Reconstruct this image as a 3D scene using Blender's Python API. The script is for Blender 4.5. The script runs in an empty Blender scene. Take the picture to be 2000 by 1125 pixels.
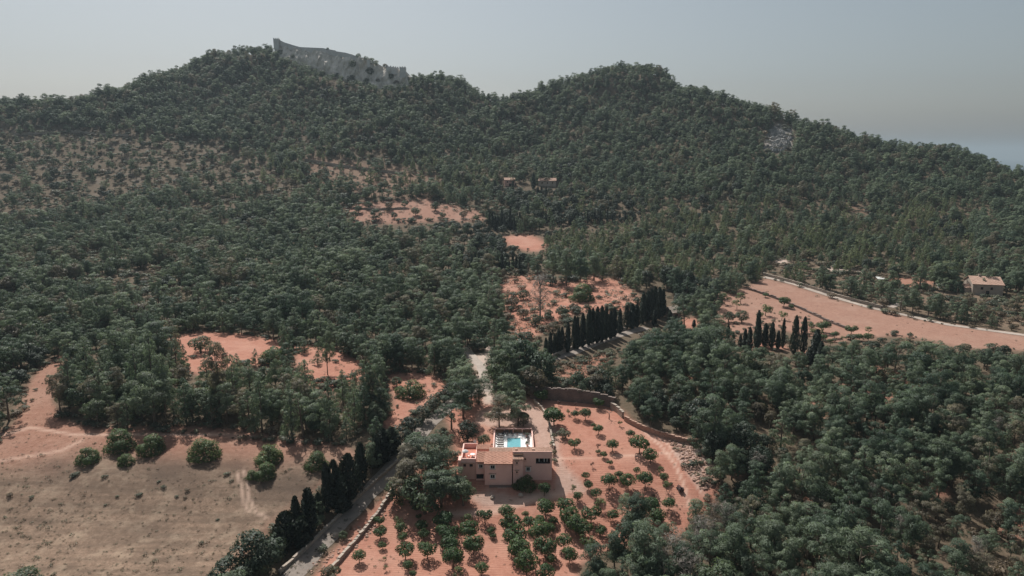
import bpy, math, random
import numpy as np
rng = np.random.default_rng(7)
random.seed(7)
R_ = math.radians
S = bpy.context.scene
COL = S.collection
# ------------------------------------------------------------------ camera, sky, sun, exposure
CAMZ, F, TH = 76.0, 1350.0, R_(11.0)
cd = bpy.data.cameras.new('camera'); cam = bpy.data.objects.new('camera', cd); COL.objects.link(cam)
cd.lens = 36 * F / 2000; cd.sensor_width = 36; cd.clip_start = 0.5; cd.clip_end = 60000
cam.location = (0, 0, CAMZ); cam.rotation_euler = (R_(90) - TH, 0, 0)
S.camera = cam
SUN_EL, SUN_AZ = R_(52), R_(-25)            # azimuth from +Y towards +X
W = bpy.data.worlds.new('World'); S.world = W; W.use_nodes = True
nt = W.node_tree; nt.nodes.clear()
wo = nt.nodes.new('ShaderNodeOutputWorld'); bg = nt.nodes.new('ShaderNodeBackground')
sk = nt.nodes.new('ShaderNodeTexSky'); sk.sky_type = 'NISHITA'; sk.sun_disc = False
sk.sun_elevation = SUN_EL; sk.sun_rotation = SUN_AZ; sk.altitude = 150; sk.air_density = 1.0; sk.dust_density = 2.6; sk.ozone_density = 1.0
hs = nt.nodes.new('ShaderNodeHueSaturation'); hs.inputs['Saturation'].default_value = 0.62; hs.inputs['Hue'].default_value = 0.48
nt.links.new(sk.outputs[0], hs.inputs['Color']); nt.links.new(hs.outputs[0], bg.inputs[0])
bg.inputs[1].default_value = 0.068
nt.links.new(bg.outputs[0], wo.inputs[0])
sd = bpy.data.lights.new('sun', 'SUN'); sun = bpy.data.objects.new('sun', sd); COL.objects.link(sun)
sd.energy = 4.6; sd.angle = R_(0.5); sd.color = (1.0, 0.975, 0.94)
from mathutils import Vector
sdir = Vector((math.sin(SUN_AZ) * math.cos(SUN_EL), math.cos(SUN_AZ) * math.cos(SUN_EL), math.sin(SUN_EL)))
sun.rotation_euler = sdir.to_track_quat('Z', 'Y').to_euler()
S.view_settings.view_transform = 'Standard'; S.view_settings.look = 'None'
S.view_settings.exposure = 0.15; S.view_settings.gamma = 1.0; S.view_settings.use_curve_mapping = False
S.render.engine = 'CYCLES'
S.cycles.max_bounces = 5; S.cycles.diffuse_bounces = 3; S.cycles.glossy_bounces = 2; S.cycles.transmission_bounces = 3
S.cycles.transparent_max_bounces = 4; S.cycles.volume_bounces = 0
S.cycles.use_denoising = True; S.cycles.denoiser = 'OPENIMAGEDENOISE'; S.cycles.denoising_input_passes = 'RGB_ALBEDO_NORMAL'; S.cycles.denoising_prefilter = 'ACCURATE'

# ------------------------------------------------------------------ camera geometry used to find where things stand
cT, sT = math.cos(TH), math.sin(TH)
def ray(px, py):
    u = (px - 1000) / F; v = (562.5 - py) / F
    fy = cT + v * sT; fz = -sT + v * cT
    return u / fy, fz / fy                   # x and z change per metre of y
def proj(x, y, z):
    d = y * cT - (z - CAMZ) * sT; up = y * sT + (z - CAMZ) * cT
    return 1000 + F * x / d, 562.5 - F * up / d, d
def onY(px, py, Y):
    a, b = ray(px, py); return a * Y, CAMZ + b * Y
def onZ(px, py, Z):
    a, b = ray(px, py); Y = (Z - CAMZ) / b; return a * Y, Y

# ------------------------------------------------------------------ terrain heights
ROWT = [(1300, 100), (1125, 122), (1000, 142.7), (936, 152), (870, 166.4), (800, 186.5), (700, 228), (600, 300), (550, 346), (500, 401),
        (450, 465), (400, 523), (350, 582), (300, 640), (250, 690), (200, 740), (150, 785), (100, 825), (60, 850)]
rr_ = np.array([r for r, _ in ROWT][::-1], float); ry_ = np.array([d for _, d in ROWT][::-1], float)
def dist_of(px, py):
    d = float(np.interp(py, rr_, ry_))
    hill = np.clip((480 - py) / 150, 0, 1)
    # spurs and gullies of the hillside
    k = 0.035 * math.exp(-((px - 985 - (py - 200) * 0.15) / 110) ** 2) - 0.03 * math.exp(-((px - 1450) / 130) ** 2) \
        - 0.02 * math.exp(-((px - 700) / 90) ** 2) + 0.02 * math.exp(-((px - 420) / 110) ** 2) + 0.015 * math.exp(-((px - 1250) / 70) ** 2) + 0.02 * math.exp(-((px - 1720) / 90) ** 2)
    return d * (1 + hill * k)
SKYL = [(-300, 235), (0, 208), (100, 208), (180, 200), (230, 182), (300, 156), (380, 128), (450, 108), (530, 106), (560, 122), (600, 138), (640, 150), (700, 168), (760, 180), (790, 174),
        (812, 164), (880, 166), (930, 180), (968, 203), (1010, 196), (1060, 185), (1120, 162), (1190, 145), (1240, 140), (1300, 155),
        (1350, 189), (1420, 209), (1520, 226), (1600, 258), (1680, 282), (1760, 300), (1840, 300), (1880, 308), (1950, 338), (2000, 352), (2300, 400)]
skx = np.array([a for a, _ in SKYL], float); sky_ = np.array([b for _, b in SKYL], float)
cp = []
cols = list(range(-300, 2301, 100)) + [968, 540, 1350, 580, 640, 670, 740, 770, 805]
for px in cols:
    top = float(np.interp(px, skx, sky_))
    rows = [r for r, _ in ROWT if r > top + 22]
    for r in rows:
        if r > 700 and px % 200: continue
        a, b = ray(px, r); d = dist_of(px, r); cp.append((a * d, d, CAMZ + b * d))
    a, b = ray(px, top); d = dist_of(px, top); zt = CAMZ + b * d; cp.append((a * d, d, zt))
    cp.append((a * d * 1.05, d * 1.05, zt - 6)); cp.append((a * d * 1.25, d * 1.25, zt - 60)); cp.append((a * 1500, 1500, -80))
cp = np.array(cp)
def feat(x, y):
    return np.stack([np.clip(x / y, -0.95, 0.95) * 2.2, np.log(y) * 2.0], -1)
P = feat(cp[:, 0], cp[:, 1])
_, iu = np.unique(np.round(P, 3), axis=0, return_index=True); P = P[iu]; cp = cp[iu]
def tps(r2): return 0.5 * r2 * np.log(r2 + 1e-12)
n = len(P); A = np.zeros((n + 3, n + 3))
A[:n, :n] = tps(((P[:, None] - P[None]) ** 2).sum(-1)) + np.eye(n) * 1e-5
A[:n, n] = 1; A[:n, n + 1:] = P; A[n, :n] = 1; A[n + 1:, :n] = P.T
wgt = np.linalg.solve(A, np.concatenate([cp[:, 2], np.zeros(3)]))
AZ = np.linspace(-1.5, 1.5, 641)
LY = np.linspace(math.log(18), math.log(1500), 640)
YY = np.exp(LY)
gx = AZ[None] * YY[:, None]; gy = np.repeat(YY[:, None], len(AZ), 1)
PQ = feat(gx, gy).reshape(-1, 2); GZ = np.empty(len(PQ))
for i in range(0, len(PQ), 20000):
    q = PQ[i:i + 20000]
    GZ[i:i + 20000] = tps(((q[:, None] - P[None]) ** 2).sum(-1)) @ wgt[:n] + wgt[n] + q @ wgt[n + 1:]
GZ = GZ.reshape(gx.shape)
def wob(x, y, s, k=0):
    return (np.sin(x * s + 1.3 * k + 1.7 * np.sin(y * s * 0.7 + k)) + np.sin(y * s * 1.1 + 2.1 * k + 1.5 * np.sin(x * s * 0.63 + 2 * k))
            + 0.5 * np.sin((x + y) * s * 1.9 + k) + 0.5 * np.sin((x - y) * s * 2.3 + 3 * k)) / 3
far = np.clip((gy - 430) / 150, 0, 1)
GZ = GZ + far * (wob(gx, gy, 0.045, 1) * 2.2) + 0.12 * wob(gx, gy, 0.35, 2)
def zt(x, y):
    x = np.asarray(x, float); y = np.asarray(y, float)
    i = (np.log(np.maximum(y, 18.1)) - LY[0]) / (LY[1] - LY[0]); j = (np.clip(x / y, -1.49, 1.49) - AZ[0]) / (AZ[1] - AZ[0])
    i0 = np.clip(np.floor(i).astype(int), 0, len(LY) - 2); j0 = np.clip(np.floor(j).astype(int), 0, len(AZ) - 2)
    u = np.clip(i - i0, 0, 1); v = np.clip(j - j0, 0, 1)
    return (GZ[i0, j0] * (1 - u) * (1 - v) + GZ[i0 + 1, j0] * u * (1 - v) + GZ[i0, j0 + 1] * (1 - u) * v + GZ[i0 + 1, j0 + 1] * u * v)
def hit(px, py):
    a, b = ray(px, py)
    t = np.exp(np.linspace(math.log(70), math.log(1400), 1400))
    below = zt(a * t, t) > CAMZ + b * t
    k = int(np.argmax(below)) if below.any() else -1
    y = float(t[k]); 
    if k > 0:
        lo, hi = float(t[k - 1]), y
        for _ in range(12):
            m = (lo + hi) / 2
            if float(zt(a * m, m)) > CAMZ + b * m: hi = m
            else: lo = m
        y = hi
    x = a * y
    return x, y, float(zt(x, y))
def mpp(x, y, z): return proj(x, y, z)[2] / F     # metres per photo pixel there

# ------------------------------------------------------------------ polygons (photo pixels) of open ground
def inpoly(px, py, poly):
    px = np.asarray(px, float); py = np.asarray(py, float); c = np.zeros(px.shape, bool); m = len(poly)
    for i in range(m):
        x1, y1 = poly[i]; x2, y2 = poly[(i + 1) % m]
        if y1 == y2: continue
        k = ((y1 > py) != (y2 > py)) & (px < (x2 - x1) * (py - y1) / (y2 - y1) + x1)
        c ^= k
    return c
FIELD_L = [(128, 688), (70, 725), (45, 775), (26, 830), (-60, 890), (-200, 1200), (380, 1200), (450, 1110), (545, 1010), (640, 935), (705, 890), (680, 872),
           (600, 858), (520, 845), (470, 838), (430, 836), (330, 832), (230, 836), (150, 830), (112, 812), (103, 785), (108, 740), (118, 710)]
CLEAR_B = [(332, 655), (400, 648), (470, 652), (530, 662), (560, 672), (540, 715), (470, 712), (400, 735), (360, 725), (340, 690)]
CLEAR_C = [(572, 668), (650, 676), (715, 712), (705, 745), (640, 765), (600, 745), (575, 710)]
CLEAR_D = [(752, 735), (800, 722), (860, 738), (882, 752), (860, 775), (800, 815), (765, 838), (742, 835), (772, 785)]
ORCH = [(560, 1200), (650, 1075), (735, 985), (772, 950), (800, 965), (905, 960), (905, 900), (890, 880), (885, 850), (900, 800), (920, 795), (1030, 782), (1062, 778), (1130, 782), (1190, 793), (1250, 835), (1345, 868),
        (1375, 915), (1398, 962), (1365, 990), (1330, 1030), (1280, 1020), (1240, 960), (1215, 1010), (1190, 1055), (1130, 1090), (1110, 1200)]
ORCH_SOIL = [(540, 1220), (650, 1075), (735, 985), (772, 950), (800, 930), (890, 880), (885, 850), (860, 800), (920, 770), (1030, 775), (1062, 772), (1190, 785), (1250, 835), (1345, 868),
        (1385, 915), (1410, 962), (1375, 1000), (1330, 1040), (1250, 1060), (1190, 1075), (1130, 1100), (1110, 1220)]
MOUND = [(1300, 850), (1370, 868), (1378, 900), (1398, 945), (1370, 958), (1345, 925), (1325, 890)]
UP_G = [(975, 560), (1000, 540), (1040, 535), (1090, 552), (1160, 540), (1205, 545), (1242, 575), (1250, 600), (1190, 612), (1120, 612), (1060, 650), (1030, 665), (1005, 662), (990, 615), (985, 585)]
UP_H = [(985, 462), (1030, 455), (1070, 475), (1055, 492), (1030, 490), (990, 480)]
FAR_I = [(662, 412), (700, 396), (830, 387), (880, 400), (935, 412), (948, 432), (840, 432), (760, 437), (695, 434)]
FIELD_R = [(1392, 583), (1440, 568), (1495, 543), (1560, 560), (1650, 590), (1800, 625), (1998, 655), (2100, 670), (2100, 700), (1960, 680), (1880, 682), (1820, 664), (1740, 655), (1680, 664), (1612, 668), (1580, 655),
           (1500, 640), (1425, 655), (1405, 620)]
ROAD_R = [(1480, 540), (1510, 535), (1570, 556), (1700, 596), (1850, 628), (2010, 652), (2010, 662), (1850, 640), (1690, 607), (1560, 566)]
STRIP_K = [(1705, 540), (1760, 540), (1838, 548), (1800, 566), (1770, 562), (1740, 552)]
PATCH_M = [(1640, 404), (1672, 402), (1702, 410), (1700, 418), (1668, 414)]
PATCH_N = [(1512, 503), (1540, 508), (1535, 520), (1515, 516)]
PATCH_O = [(1600, 520), (1690, 528), (1690, 538), (1620, 530)]
PATCH_P = [(1328, 620), (1362, 622), (1365, 640), (1330, 640)]
SPUR_Q = [(1090, 720), (1180, 690), (1200, 700), (1150, 735), (1120, 752), (1092, 752)]
TRACK_N = [(903, 672), (922, 695), (945, 690), (955, 665), (962, 690), (950, 720), (962, 745), (968, 790), (945, 790), (935, 745), (925, 715), (905, 690)]
LANE = [(560, 1200), (660, 1060), (740, 985), (790, 925), (815, 880), (890, 798), (892, 778), (850, 795), (795, 850), (770, 900), (720, 940), (640, 1020), (500, 1150), (470, 1200)]
UPLANE = [(1075, 705), (1150, 672), (1230, 645), (1240, 655), (1160, 690), (1090, 715)]
SCRUB_L = [(-100, 252), (90, 248), (200, 258), (420, 280), (520, 315), (560, 360), (440, 388), (330, 382), (250, 392), (120, 425), (-100, 440)]
SCRUB_T = [(590, 305), (690, 315), (790, 330), (860, 345), (850, 378), (760, 385), (680, 375), (600, 340)]
SCRUB_R = [(1500, 520), (1600, 515), (1700, 535), (1760, 560), (1850, 570), (2010, 580), (2010, 648), (1850, 624), (1700, 592), (1570, 552)]
VILLA_CLEAR = [(897, 862), (960, 835), (1080, 835), (1085, 960), (900, 965)]
FARM_CLEAR = [(1845, 538), (1956, 538), (1958, 574), (1845, 574)]
HOUSES_CLEAR = [(978, 346), (1090, 346), (1090, 362), (978, 364)]
CASTLE_CLEAR = [(536, 70), (600, 84), (700, 98), (796, 126), (796, 162), (770, 168), (738, 166), (706, 158), (676, 150), (630, 138), (586, 122), (556, 108), (536, 96)]
CYP_1 = [(1058, 695), (1060, 628), (1120, 610), (1220, 595), (1230, 570), (1300, 558), (1318, 600), (1300, 640), (1235, 650), (1100, 702)]
CYP_2 = [(1412, 640), (1470, 600), (1575, 610), (1610, 650), (1608, 700), (1560, 690), (1440, 682)]
CYP_3 = [(902, 482), (1020, 478), (1022, 530), (905, 530)]
CYP_4 = [(955, 402), (1022, 398), (1250, 402), (1250, 432), (1020, 448), (958, 452)]
ROCKFACE = [(1495, 262), (1520, 243), (1545, 252), (1550, 285), (1520, 298), (1490, 292)]
NOTREE = [FIELD_L, CLEAR_B, CLEAR_C, CLEAR_D, ORCH, UP_G, UP_H, FAR_I, FIELD_R, ROAD_R, STRIP_K, PATCH_M, PATCH_N, PATCH_O, PATCH_P, SPUR_Q, TRACK_N, LANE, UPLANE,
          VILLA_CLEAR, CASTLE_CLEAR, ROCKFACE, CYP_1, CYP_2]

# ------------------------------------------------------------------ materials
def newmat(name):
    m = bpy.data.materials.new(name); m.use_nodes = True; t = m.node_tree
    return m, t, t.nodes['Principled BSDF'], t.nodes['Material Output']
def N(t, typ, **kw):
    nd = t.nodes.new(typ)
    for k, v in kw.items(): setattr(nd, k, v)
    return nd
def ramp(t, src, stops):
    r = N(t, 'ShaderNodeValToRGB'); el = r.color_ramp.elements
    while len(el) < len(stops): el.new(0.5)
    for e, (p, c) in zip(el, stops): e.position = p; e.color = (*c, 1)
    t.links.new(src, r.inputs[0]); return r.outputs[0]
def noise(t, scale, detail=4, rough=0.6, coord=None, out='Fac'):
    nz = N(t, 'ShaderNodeTexNoise'); nz.inputs['Scale'].default_value = scale; nz.inputs['Detail'].default_value = detail; nz.inputs['Roughness'].default_value = rough
    if coord is None:
        g = N(t, 'ShaderNodeNewGeometry'); coord = g.outputs['Position']
    t.links.new(coord, nz.inputs['Vector']); return nz.outputs[out]
def mix(t, fac, a, b, mode='MIX'):
    mx = N(t, 'ShaderNodeMix', data_type='RGBA', blend_type=mode)
    for sock, v in ((mx.inputs[0], fac), (mx.inputs[6], a), (mx.inputs[7], b)):
        if isinstance(v, (int, float)): sock.default_value = v
        elif isinstance(v, tuple): sock.default_value = (*v, 1)
        else: t.links.new(v, sock)
    return mx.outputs[2]
def bump(t, h, strength, dist, bs):
    b = N(t, 'ShaderNodeBump'); b.inputs['Strength'].default_value = strength; b.inputs['Distance'].default_value = dist
    t.links.new(h, b.inputs['Height']); t.links.new(b.outputs[0], bs.inputs['Normal'])
def surf(name, c1, c2, scale=2.0, rough=0.85, bs_=0.4, bd=0.03, c3=None):
    m, t, b, o = newmat(name)
    f = noise(t, scale, 6, 0.65)
    stops = [(0.3, c1), (0.7, c2)] if c3 is None else [(0.25, c1), (0.5, c2), (0.75, c3)]
    c = ramp(t, f, stops)
    f2 = noise(t, scale * 0.17, 3)
    c = mix(t, 0.35, c, ramp(t, f2, [(0.3, tuple(x * 0.7 for x in c1)), (0.7, tuple(min(1, x * 1.2) for x in c2))]))
    t.links.new(c, b.inputs['Base Color']); b.inputs['Roughness'].default_value = rough; b.inputs['Specular IOR Level'].default_value = 0.25
    if bs_: bump(t, noise(t, scale * 4, 4), bs_, bd, b)
    return m
def leafmat(name, dark, light, odd=None, oddp=0.0, trans=0.3, rough=0.55, spec=0.25):
    m, t, b, o = newmat(name)
    oi = N(t, 'ShaderNodeObjectInfo'); at = N(t, 'ShaderNodeAttribute', attribute_name='tint')
    stops = [(0.0, dark), (1.0 - oddp if odd else 1.0, light)]
    if odd: stops += [(min(0.999, 1.0 - oddp * 0.8), odd)]
    nz = noise(t, 0.035, 3, 0.6, oi.outputs['Location'])
    mm = N(t, 'ShaderNodeMath', operation='MULTIPLY_ADD'); mm.inputs[1].default_value = 2.0; mm.inputs[2].default_value = -1.0; t.links.new(nz, mm.inputs[0])
    ma = N(t, 'ShaderNodeMath', operation='ADD', use_clamp=True); t.links.new(mm.outputs[0], ma.inputs[0]); t.links.new(oi.outputs['Random'], ma.inputs[1])
    c = ramp(t, ma.outputs[0], stops)
    g = N(t, 'ShaderNodeMath', operation='MULTIPLY_ADD'); g.inputs[1].default_value = 1.0; g.inputs[2].default_value = 0.0
    t.links.new(at.outputs['Fac'], g.inputs[0])
    cc = N(t, 'ShaderNodeVectorMath', operation='SCALE'); t.links.new(c, cc.inputs[0]); t.links.new(g.outputs[0], cc.inputs['Scale'])
    t.links.new(cc.outputs[0], b.inputs['Base Color']); b.inputs['Roughness'].default_value = rough; b.inputs['Specular IOR Level'].default_value = spec
    tr = N(t, 'ShaderNodeBsdfTranslucent')
    hu = mix(t, 1.0, cc.outputs[0], (1.08, 1.12, 0.82), 'MULTIPLY'); t.links.new(hu, tr.inputs[0])
    ms = N(t, 'ShaderNodeMixShader'); ms.inputs[0].default_value = trans
    t.links.new(b.outputs[0], ms.inputs[1]); t.links.new(tr.outputs[0], ms.inputs[2]); t.links.new(ms.outputs[0], o.inputs[0])
    return m
M = {}
M['pine'] = leafmat('pine_needles', (0.062, 0.098, 0.066), (0.186, 0.228, 0.150), (0.18, 0.16, 0.115), 0.05, trans=0.42)
M['lightpine'] = leafmat('young_pine_needles', (0.105, 0.140, 0.075), (0.200, 0.225, 0.125), trans=0.45)
M['oak'] = leafmat('evergreen_oak_leaves', (0.052, 0.084, 0.052), (0.122, 0.154, 0.090), (0.14, 0.12, 0.085), 0.14, trans=0.42)
M['citrus'] = leafmat('citrus_leaves', (0.050, 0.092, 0.036), (0.085, 0.130, 0.050), trans=0.35)
M['young'] = leafmat('young_leaves', (0.080, 0.115, 0.045), (0.13, 0.17, 0.07), trans=0.35)
M['cypress'] = leafmat('cypress_foliage', (0.018, 0.028, 0.020), (0.036, 0.050, 0.032), trans=0.15)
M['bush'] = leafmat('bush_leaves', (0.075, 0.096, 0.066), (0.170, 0.172, 0.120), (0.19, 0.145, 0.10), 0.3, trans=0.35)
M['carob'] = leafmat('carob_leaves', (0.075, 0.116, 0.044), (0.112, 0.155, 0.060), trans=0.4)
M['purple'] = leafmat('plum_leaves', (0.085, 0.04, 0.035), (0.11, 0.055, 0.045), trans=0.3)
M['greyleaf'] = leafmat('grey_twigs', (0.14, 0.12, 0.105), (0.22, 0.195, 0.17), trans=0.2)
M['weed'] = leafmat('weed_leaves', (0.055, 0.070, 0.035), (0.12, 0.115, 0.065), (0.16, 0.12, 0.08), 0.4, trans=0.2)
M['bark'] = surf('bark', (0.10, 0.075, 0.055), (0.20, 0.155, 0.12), 4)
M['deadwood'] = surf('dead_wood', (0.22, 0.19, 0.16), (0.34, 0.30, 0.26), 5)
M['plaster'] = surf('pink_plaster', (0.85, 0.51, 0.43), (0.90, 0.56, 0.475), 1.2, bs_=0.2, bd=0.01)
M['plaster2'] = surf('terracotta_plaster', (0.64, 0.38, 0.31), (0.70, 0.43, 0.35), 1.0, bs_=0.2, bd=0.01)
M['rooftile'] = surf('clay_roof_tile', (0.36, 0.17, 0.115), (0.52, 0.29, 0.21), 3.0, bs_=0.3, c3=(0.43, 0.22, 0.15))
M['oldtile'] = surf('old_roof_tile', (0.42, 0.25, 0.18), (0.58, 0.40, 0.31), 2.0)
M['redfloor'] = surf('red_terrace_floor', (0.50, 0.18, 0.12), (0.58, 0.24, 0.17), 2.0)
M['white'] = surf('white_paint', (0.72, 0.70, 0.66), (0.82, 0.80, 0.76), 2.0, rough=0.6, bs_=0.1)
M['dark'] = surf('dark_interior', (0.012, 0.012, 0.013), (0.02, 0.02, 0.022), 2.0, bs_=0)
M['wood'] = surf('brown_wood', (0.13, 0.075, 0.045), (0.22, 0.13, 0.08), 5.0)
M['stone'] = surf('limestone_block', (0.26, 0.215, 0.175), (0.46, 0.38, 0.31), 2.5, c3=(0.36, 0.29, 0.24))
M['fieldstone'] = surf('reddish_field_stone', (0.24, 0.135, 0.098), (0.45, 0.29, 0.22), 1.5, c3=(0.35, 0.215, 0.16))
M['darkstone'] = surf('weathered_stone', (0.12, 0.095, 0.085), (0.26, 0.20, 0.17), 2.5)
m, t, b, o = newmat('cliff_rock'); M['cliff'] = m
gc_ = N(t, 'ShaderNodeNewGeometry'); mc_ = N(t, 'ShaderNodeMapping'); mc_.inputs['Scale'].default_value = (0.22, 0.22, 0.06); t.links.new(gc_.outputs['Position'], mc_.inputs[0])
cc_ = ramp(t, noise(t, 1.0, 8, 0.75, mc_.outputs[0]), [(0.34, (0.22, 0.19, 0.155)), (0.43, (0.66, 0.59, 0.50)), (0.62, (0.86, 0.78, 0.67))])
t.links.new(mix(t, ramp(t, noise(t, 0.06, 5), [(0.4, (0, 0, 0)), (0.65, (0.6, 0.6, 0.6))]), cc_, (0.42, 0.38, 0.32)), b.inputs['Base Color']); b.inputs['Roughness'].default_value = 0.9
bump(t, noise(t, 0.5, 6, 0.7), 0.9, 1.2, b)
M['castlestone'] = surf('castle_stone', (0.55, 0.52, 0.48), (0.74, 0.70, 0.65), 0.5)
M['asphalt'] = surf('worn_lane', (0.20, 0.165, 0.14), (0.30, 0.25, 0.21), 1.2, bs_=0.2)
M['dirtroad'] = surf('pale_dirt_road', (0.34, 0.28, 0.235), (0.46, 0.385, 0.325), 0.8)
M['lounger'] = surf('dark_cushion', (0.06, 0.05, 0.05), (0.10, 0.085, 0.08), 3)
M['metal'] = surf('dark_metal', (0.05, 0.05, 0.05), (0.09, 0.09, 0.09), 3, rough=0.5, bs_=0)
M['rust'] = surf('rusty_paint', (0.07, 0.035, 0.03), (0.12, 0.055, 0.045), 3, bs_=0.1)
m, t, b, o = newmat('pool_water'); M['water'] = m
f = noise(t, 1.4, 3); t.links.new(ramp(t, f, [(0.3, (0.17, 0.42, 0.46)), (0.7, (0.21, 0.48, 0.52))]), b.inputs['Base Color']); b.inputs['Roughness'].default_value = 0.06
bump(t, noise(t, 2.0, 2), 0.03, 0.02, b)
m, t, b, o = newmat('window_glass'); M['glass'] = m
b.inputs['Base Color'].default_value = (0.012, 0.014, 0.016, 1); b.inputs['Roughness'].default_value = 0.25; b.inputs['Specular IOR Level'].default_value = 0.15
m, t, b, o = newmat('sea_water'); M['sea'] = m
b.inputs['Base Color'].default_value = (0.03, 0.05, 0.075, 1); b.inputs['Roughness'].default_value = 0.7; b.inputs['Specular IOR Level'].default_value = 0.05

# ground: soil kinds by masks, grain by noise
m, t, b, o = newmat('ground_soil'); M['ground'] = m
za = N(t, 'ShaderNodeAttribute', attribute_name='zone'); sep = N(t, 'ShaderNodeSeparateColor'); t.links.new(za.outputs['Color'], sep.inputs[0])
zb = N(t, 'ShaderNodeAttribute', attribute_name='wear'); sep2 = N(t, 'ShaderNodeSeparateColor'); t.links.new(zb.outputs['Color'], sep2.inputs[0])
n1 = noise(t, 0.9, 8, 0.7); n2 = noise(t, 0.07, 5, 0.6); n3 = noise(t, 4.0, 5, 0.7); n4 = noise(t, 0.22, 6, 0.65)
floor_c = mix(t, n4, (0.075, 0.058, 0.04), (0.17, 0.12, 0.085))
floor_c = mix(t, 0.5, floor_c, ramp(t, n1, [(0.35, (0.06, 0.055, 0.035)), (0.65, (0.19, 0.14, 0.095))]))
red = ramp(t, n1, [(0.3, (0.33, 0.142, 0.096)), (0.7, (0.435, 0.212, 0.152))])
red = mix(t, ramp(t, n2, [(0.48, (0, 0, 0)), (0.68, (0.7, 0.7, 0.7))]), red, ramp(t, n3, [(0.3, (0.40, 0.215, 0.155)), (0.7, (0.50, 0.29, 0.22))]))
g_ = N(t, 'ShaderNodeNewGeometry')
mp = N(t, 'ShaderNodeMapping'); mp.inputs['Rotation'].default_value = (0, 0, R_(93)); t.links.new(g_.outputs['Position'], mp.inputs[0])
wv = N(t, 'ShaderNodeTexWave', wave_type='BANDS'); wv.inputs['Scale'].default_value = 0.45; wv.inputs['Distortion'].default_value = 3.0; wv.inputs['Detail'].default_value = 3; wv.inputs['Detail Scale'].default_value = 0.6
t.links.new(mp.outputs[0], wv.inputs[0])
fur = N(t, 'ShaderNodeMath', operation='MULTIPLY'); t.links.new(wv.outputs['Fac'], fur.inputs[0])
inv = N(t, 'ShaderNodeMath', operation='SUBTRACT', use_clamp=True); t.links.new(sep.outputs[0], inv.inputs[0]); t.links.new(sep.outputs[1], inv.inputs[1])
fr_ = N(t, 'ShaderNodeMath', operation='MULTIPLY'); t.links.new(inv.outputs[0], fr_.inputs[0]); t.links.new(ramp(t, n4, [(0.4, (0, 0, 0)), (0.65, (1, 1, 1))]), fr_.inputs[1]); t.links.new(fr_.outputs[0], fur.inputs[1])
fc_ = N(t, 'ShaderNodeMath', operation='MULTIPLY'); fc_.inputs[1].default_value = 0.75; t.links.new(fur.outputs[0], fc_.inputs[0])
red = mix(t, fc_.outputs[0], red, mix(t, 0.5, red, (0.62, 0.34, 0.24)))
dry = ramp(t, n1, [(0.3, (0.155, 0.102, 0.073)), (0.5, (0.265, 0.178, 0.127)), (0.7, (0.365, 0.252, 0.182))])
dry = mix(t, ramp(t, n3, [(0.35, (0.65, 0.65, 0.65)), (0.6, (0, 0, 0))]), dry, (0.17, 0.125, 0.085))
ms_ = N(t, 'ShaderNodeMapping'); ms_.inputs['Scale'].default_value = (0.05, 0.45, 1); ms_.inputs['Rotation'].default_value = (0, 0, R_(8)); t.links.new(g_.outputs['Position'], ms_.inputs[0])
st_ = noise(t, 1.0, 6, 0.65, ms_.outputs[0])
dry = mix(t, ramp(t, st_, [(0.42, (0, 0, 0)), (0.62, (0.6, 0.6, 0.6))]), dry, (0.115, 0.082, 0.06))
dry = mix(t, ramp(t, n4, [(0.5, (0, 0, 0)), (0.68, (0.55, 0.55, 0.55))]), dry, (0.40, 0.30, 0.215))
pale = ramp(t, n1, [(0.3, (0.42, 0.32, 0.26)), (0.7, (0.54, 0.43, 0.36))])
c = mix(t, sep.outputs[0], floor_c, red); c = mix(t, sep.outputs[1], c, dry); c = mix(t, sep.outputs[2], c, pale)
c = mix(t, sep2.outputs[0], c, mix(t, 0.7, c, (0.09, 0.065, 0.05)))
c = mix(t, sep2.outputs[1], c, mix(t, 0.8, c, (0.66, 0.46, 0.36)))
c = mix(t, sep2.outputs[2], c, mix(t, n3, (0.26, 0.23, 0.205), (0.46, 0.42, 0.38)))
t.links.new(c, b.inputs['Base Color']); b.inputs['Roughness'].default_value = 0.95; b.inputs['Specular IOR Level'].default_value = 0.1
ad = N(t, 'ShaderNodeMath', operation='MULTIPLY_ADD'); ad.inputs[1].default_value = 0.3; t.links.new(fur.outputs[0], ad.inputs[0]); t.links.new(n1, ad.inputs[2])
bump(t, ad.outputs[0], 0.55, 0.25, b)

# ------------------------------------------------------------------ mesh helpers
def np_mesh(name, V, faces, mats, midx=None, normals=None, tint=None):
    me = bpy.data.meshes.new(name); V = np.asarray(V, np.float32)
    me.vertices.add(len(V)); me.vertices.foreach_set('co', V.ravel())
    idx = np.concatenate([f.ravel() for f in faces]).astype(np.int32)
    tot = np.concatenate([np.full(len(f), f.shape[1], np.int32) for f in faces])
    me.loops.add(len(idx)); me.loops.foreach_set('vertex_index', idx)
    me.polygons.add(len(tot)); me.polygons.foreach_set('loop_start', np.concatenate([[0], np.cumsum(tot)[:-1]]).astype(np.int32))
    for mm in mats: me.materials.append(mm)
    if midx is not None: me.polygons.foreach_set('material_index', np.asarray(midx, np.int32))
    if tint is not None:
        a = me.attributes.new('tint', 'FLOAT', 'POINT'); a.data.foreach_set('value', np.asarray(tint, np.float32))
    me.update(calc_edges=True)
    if normals is not None:
        me.polygons.foreach_set('use_smooth', np.ones(len(tot), bool))
        me.normals_split_custom_set_from_vertices(np.asarray(normals, np.float32).tolist())
    return me
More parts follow.
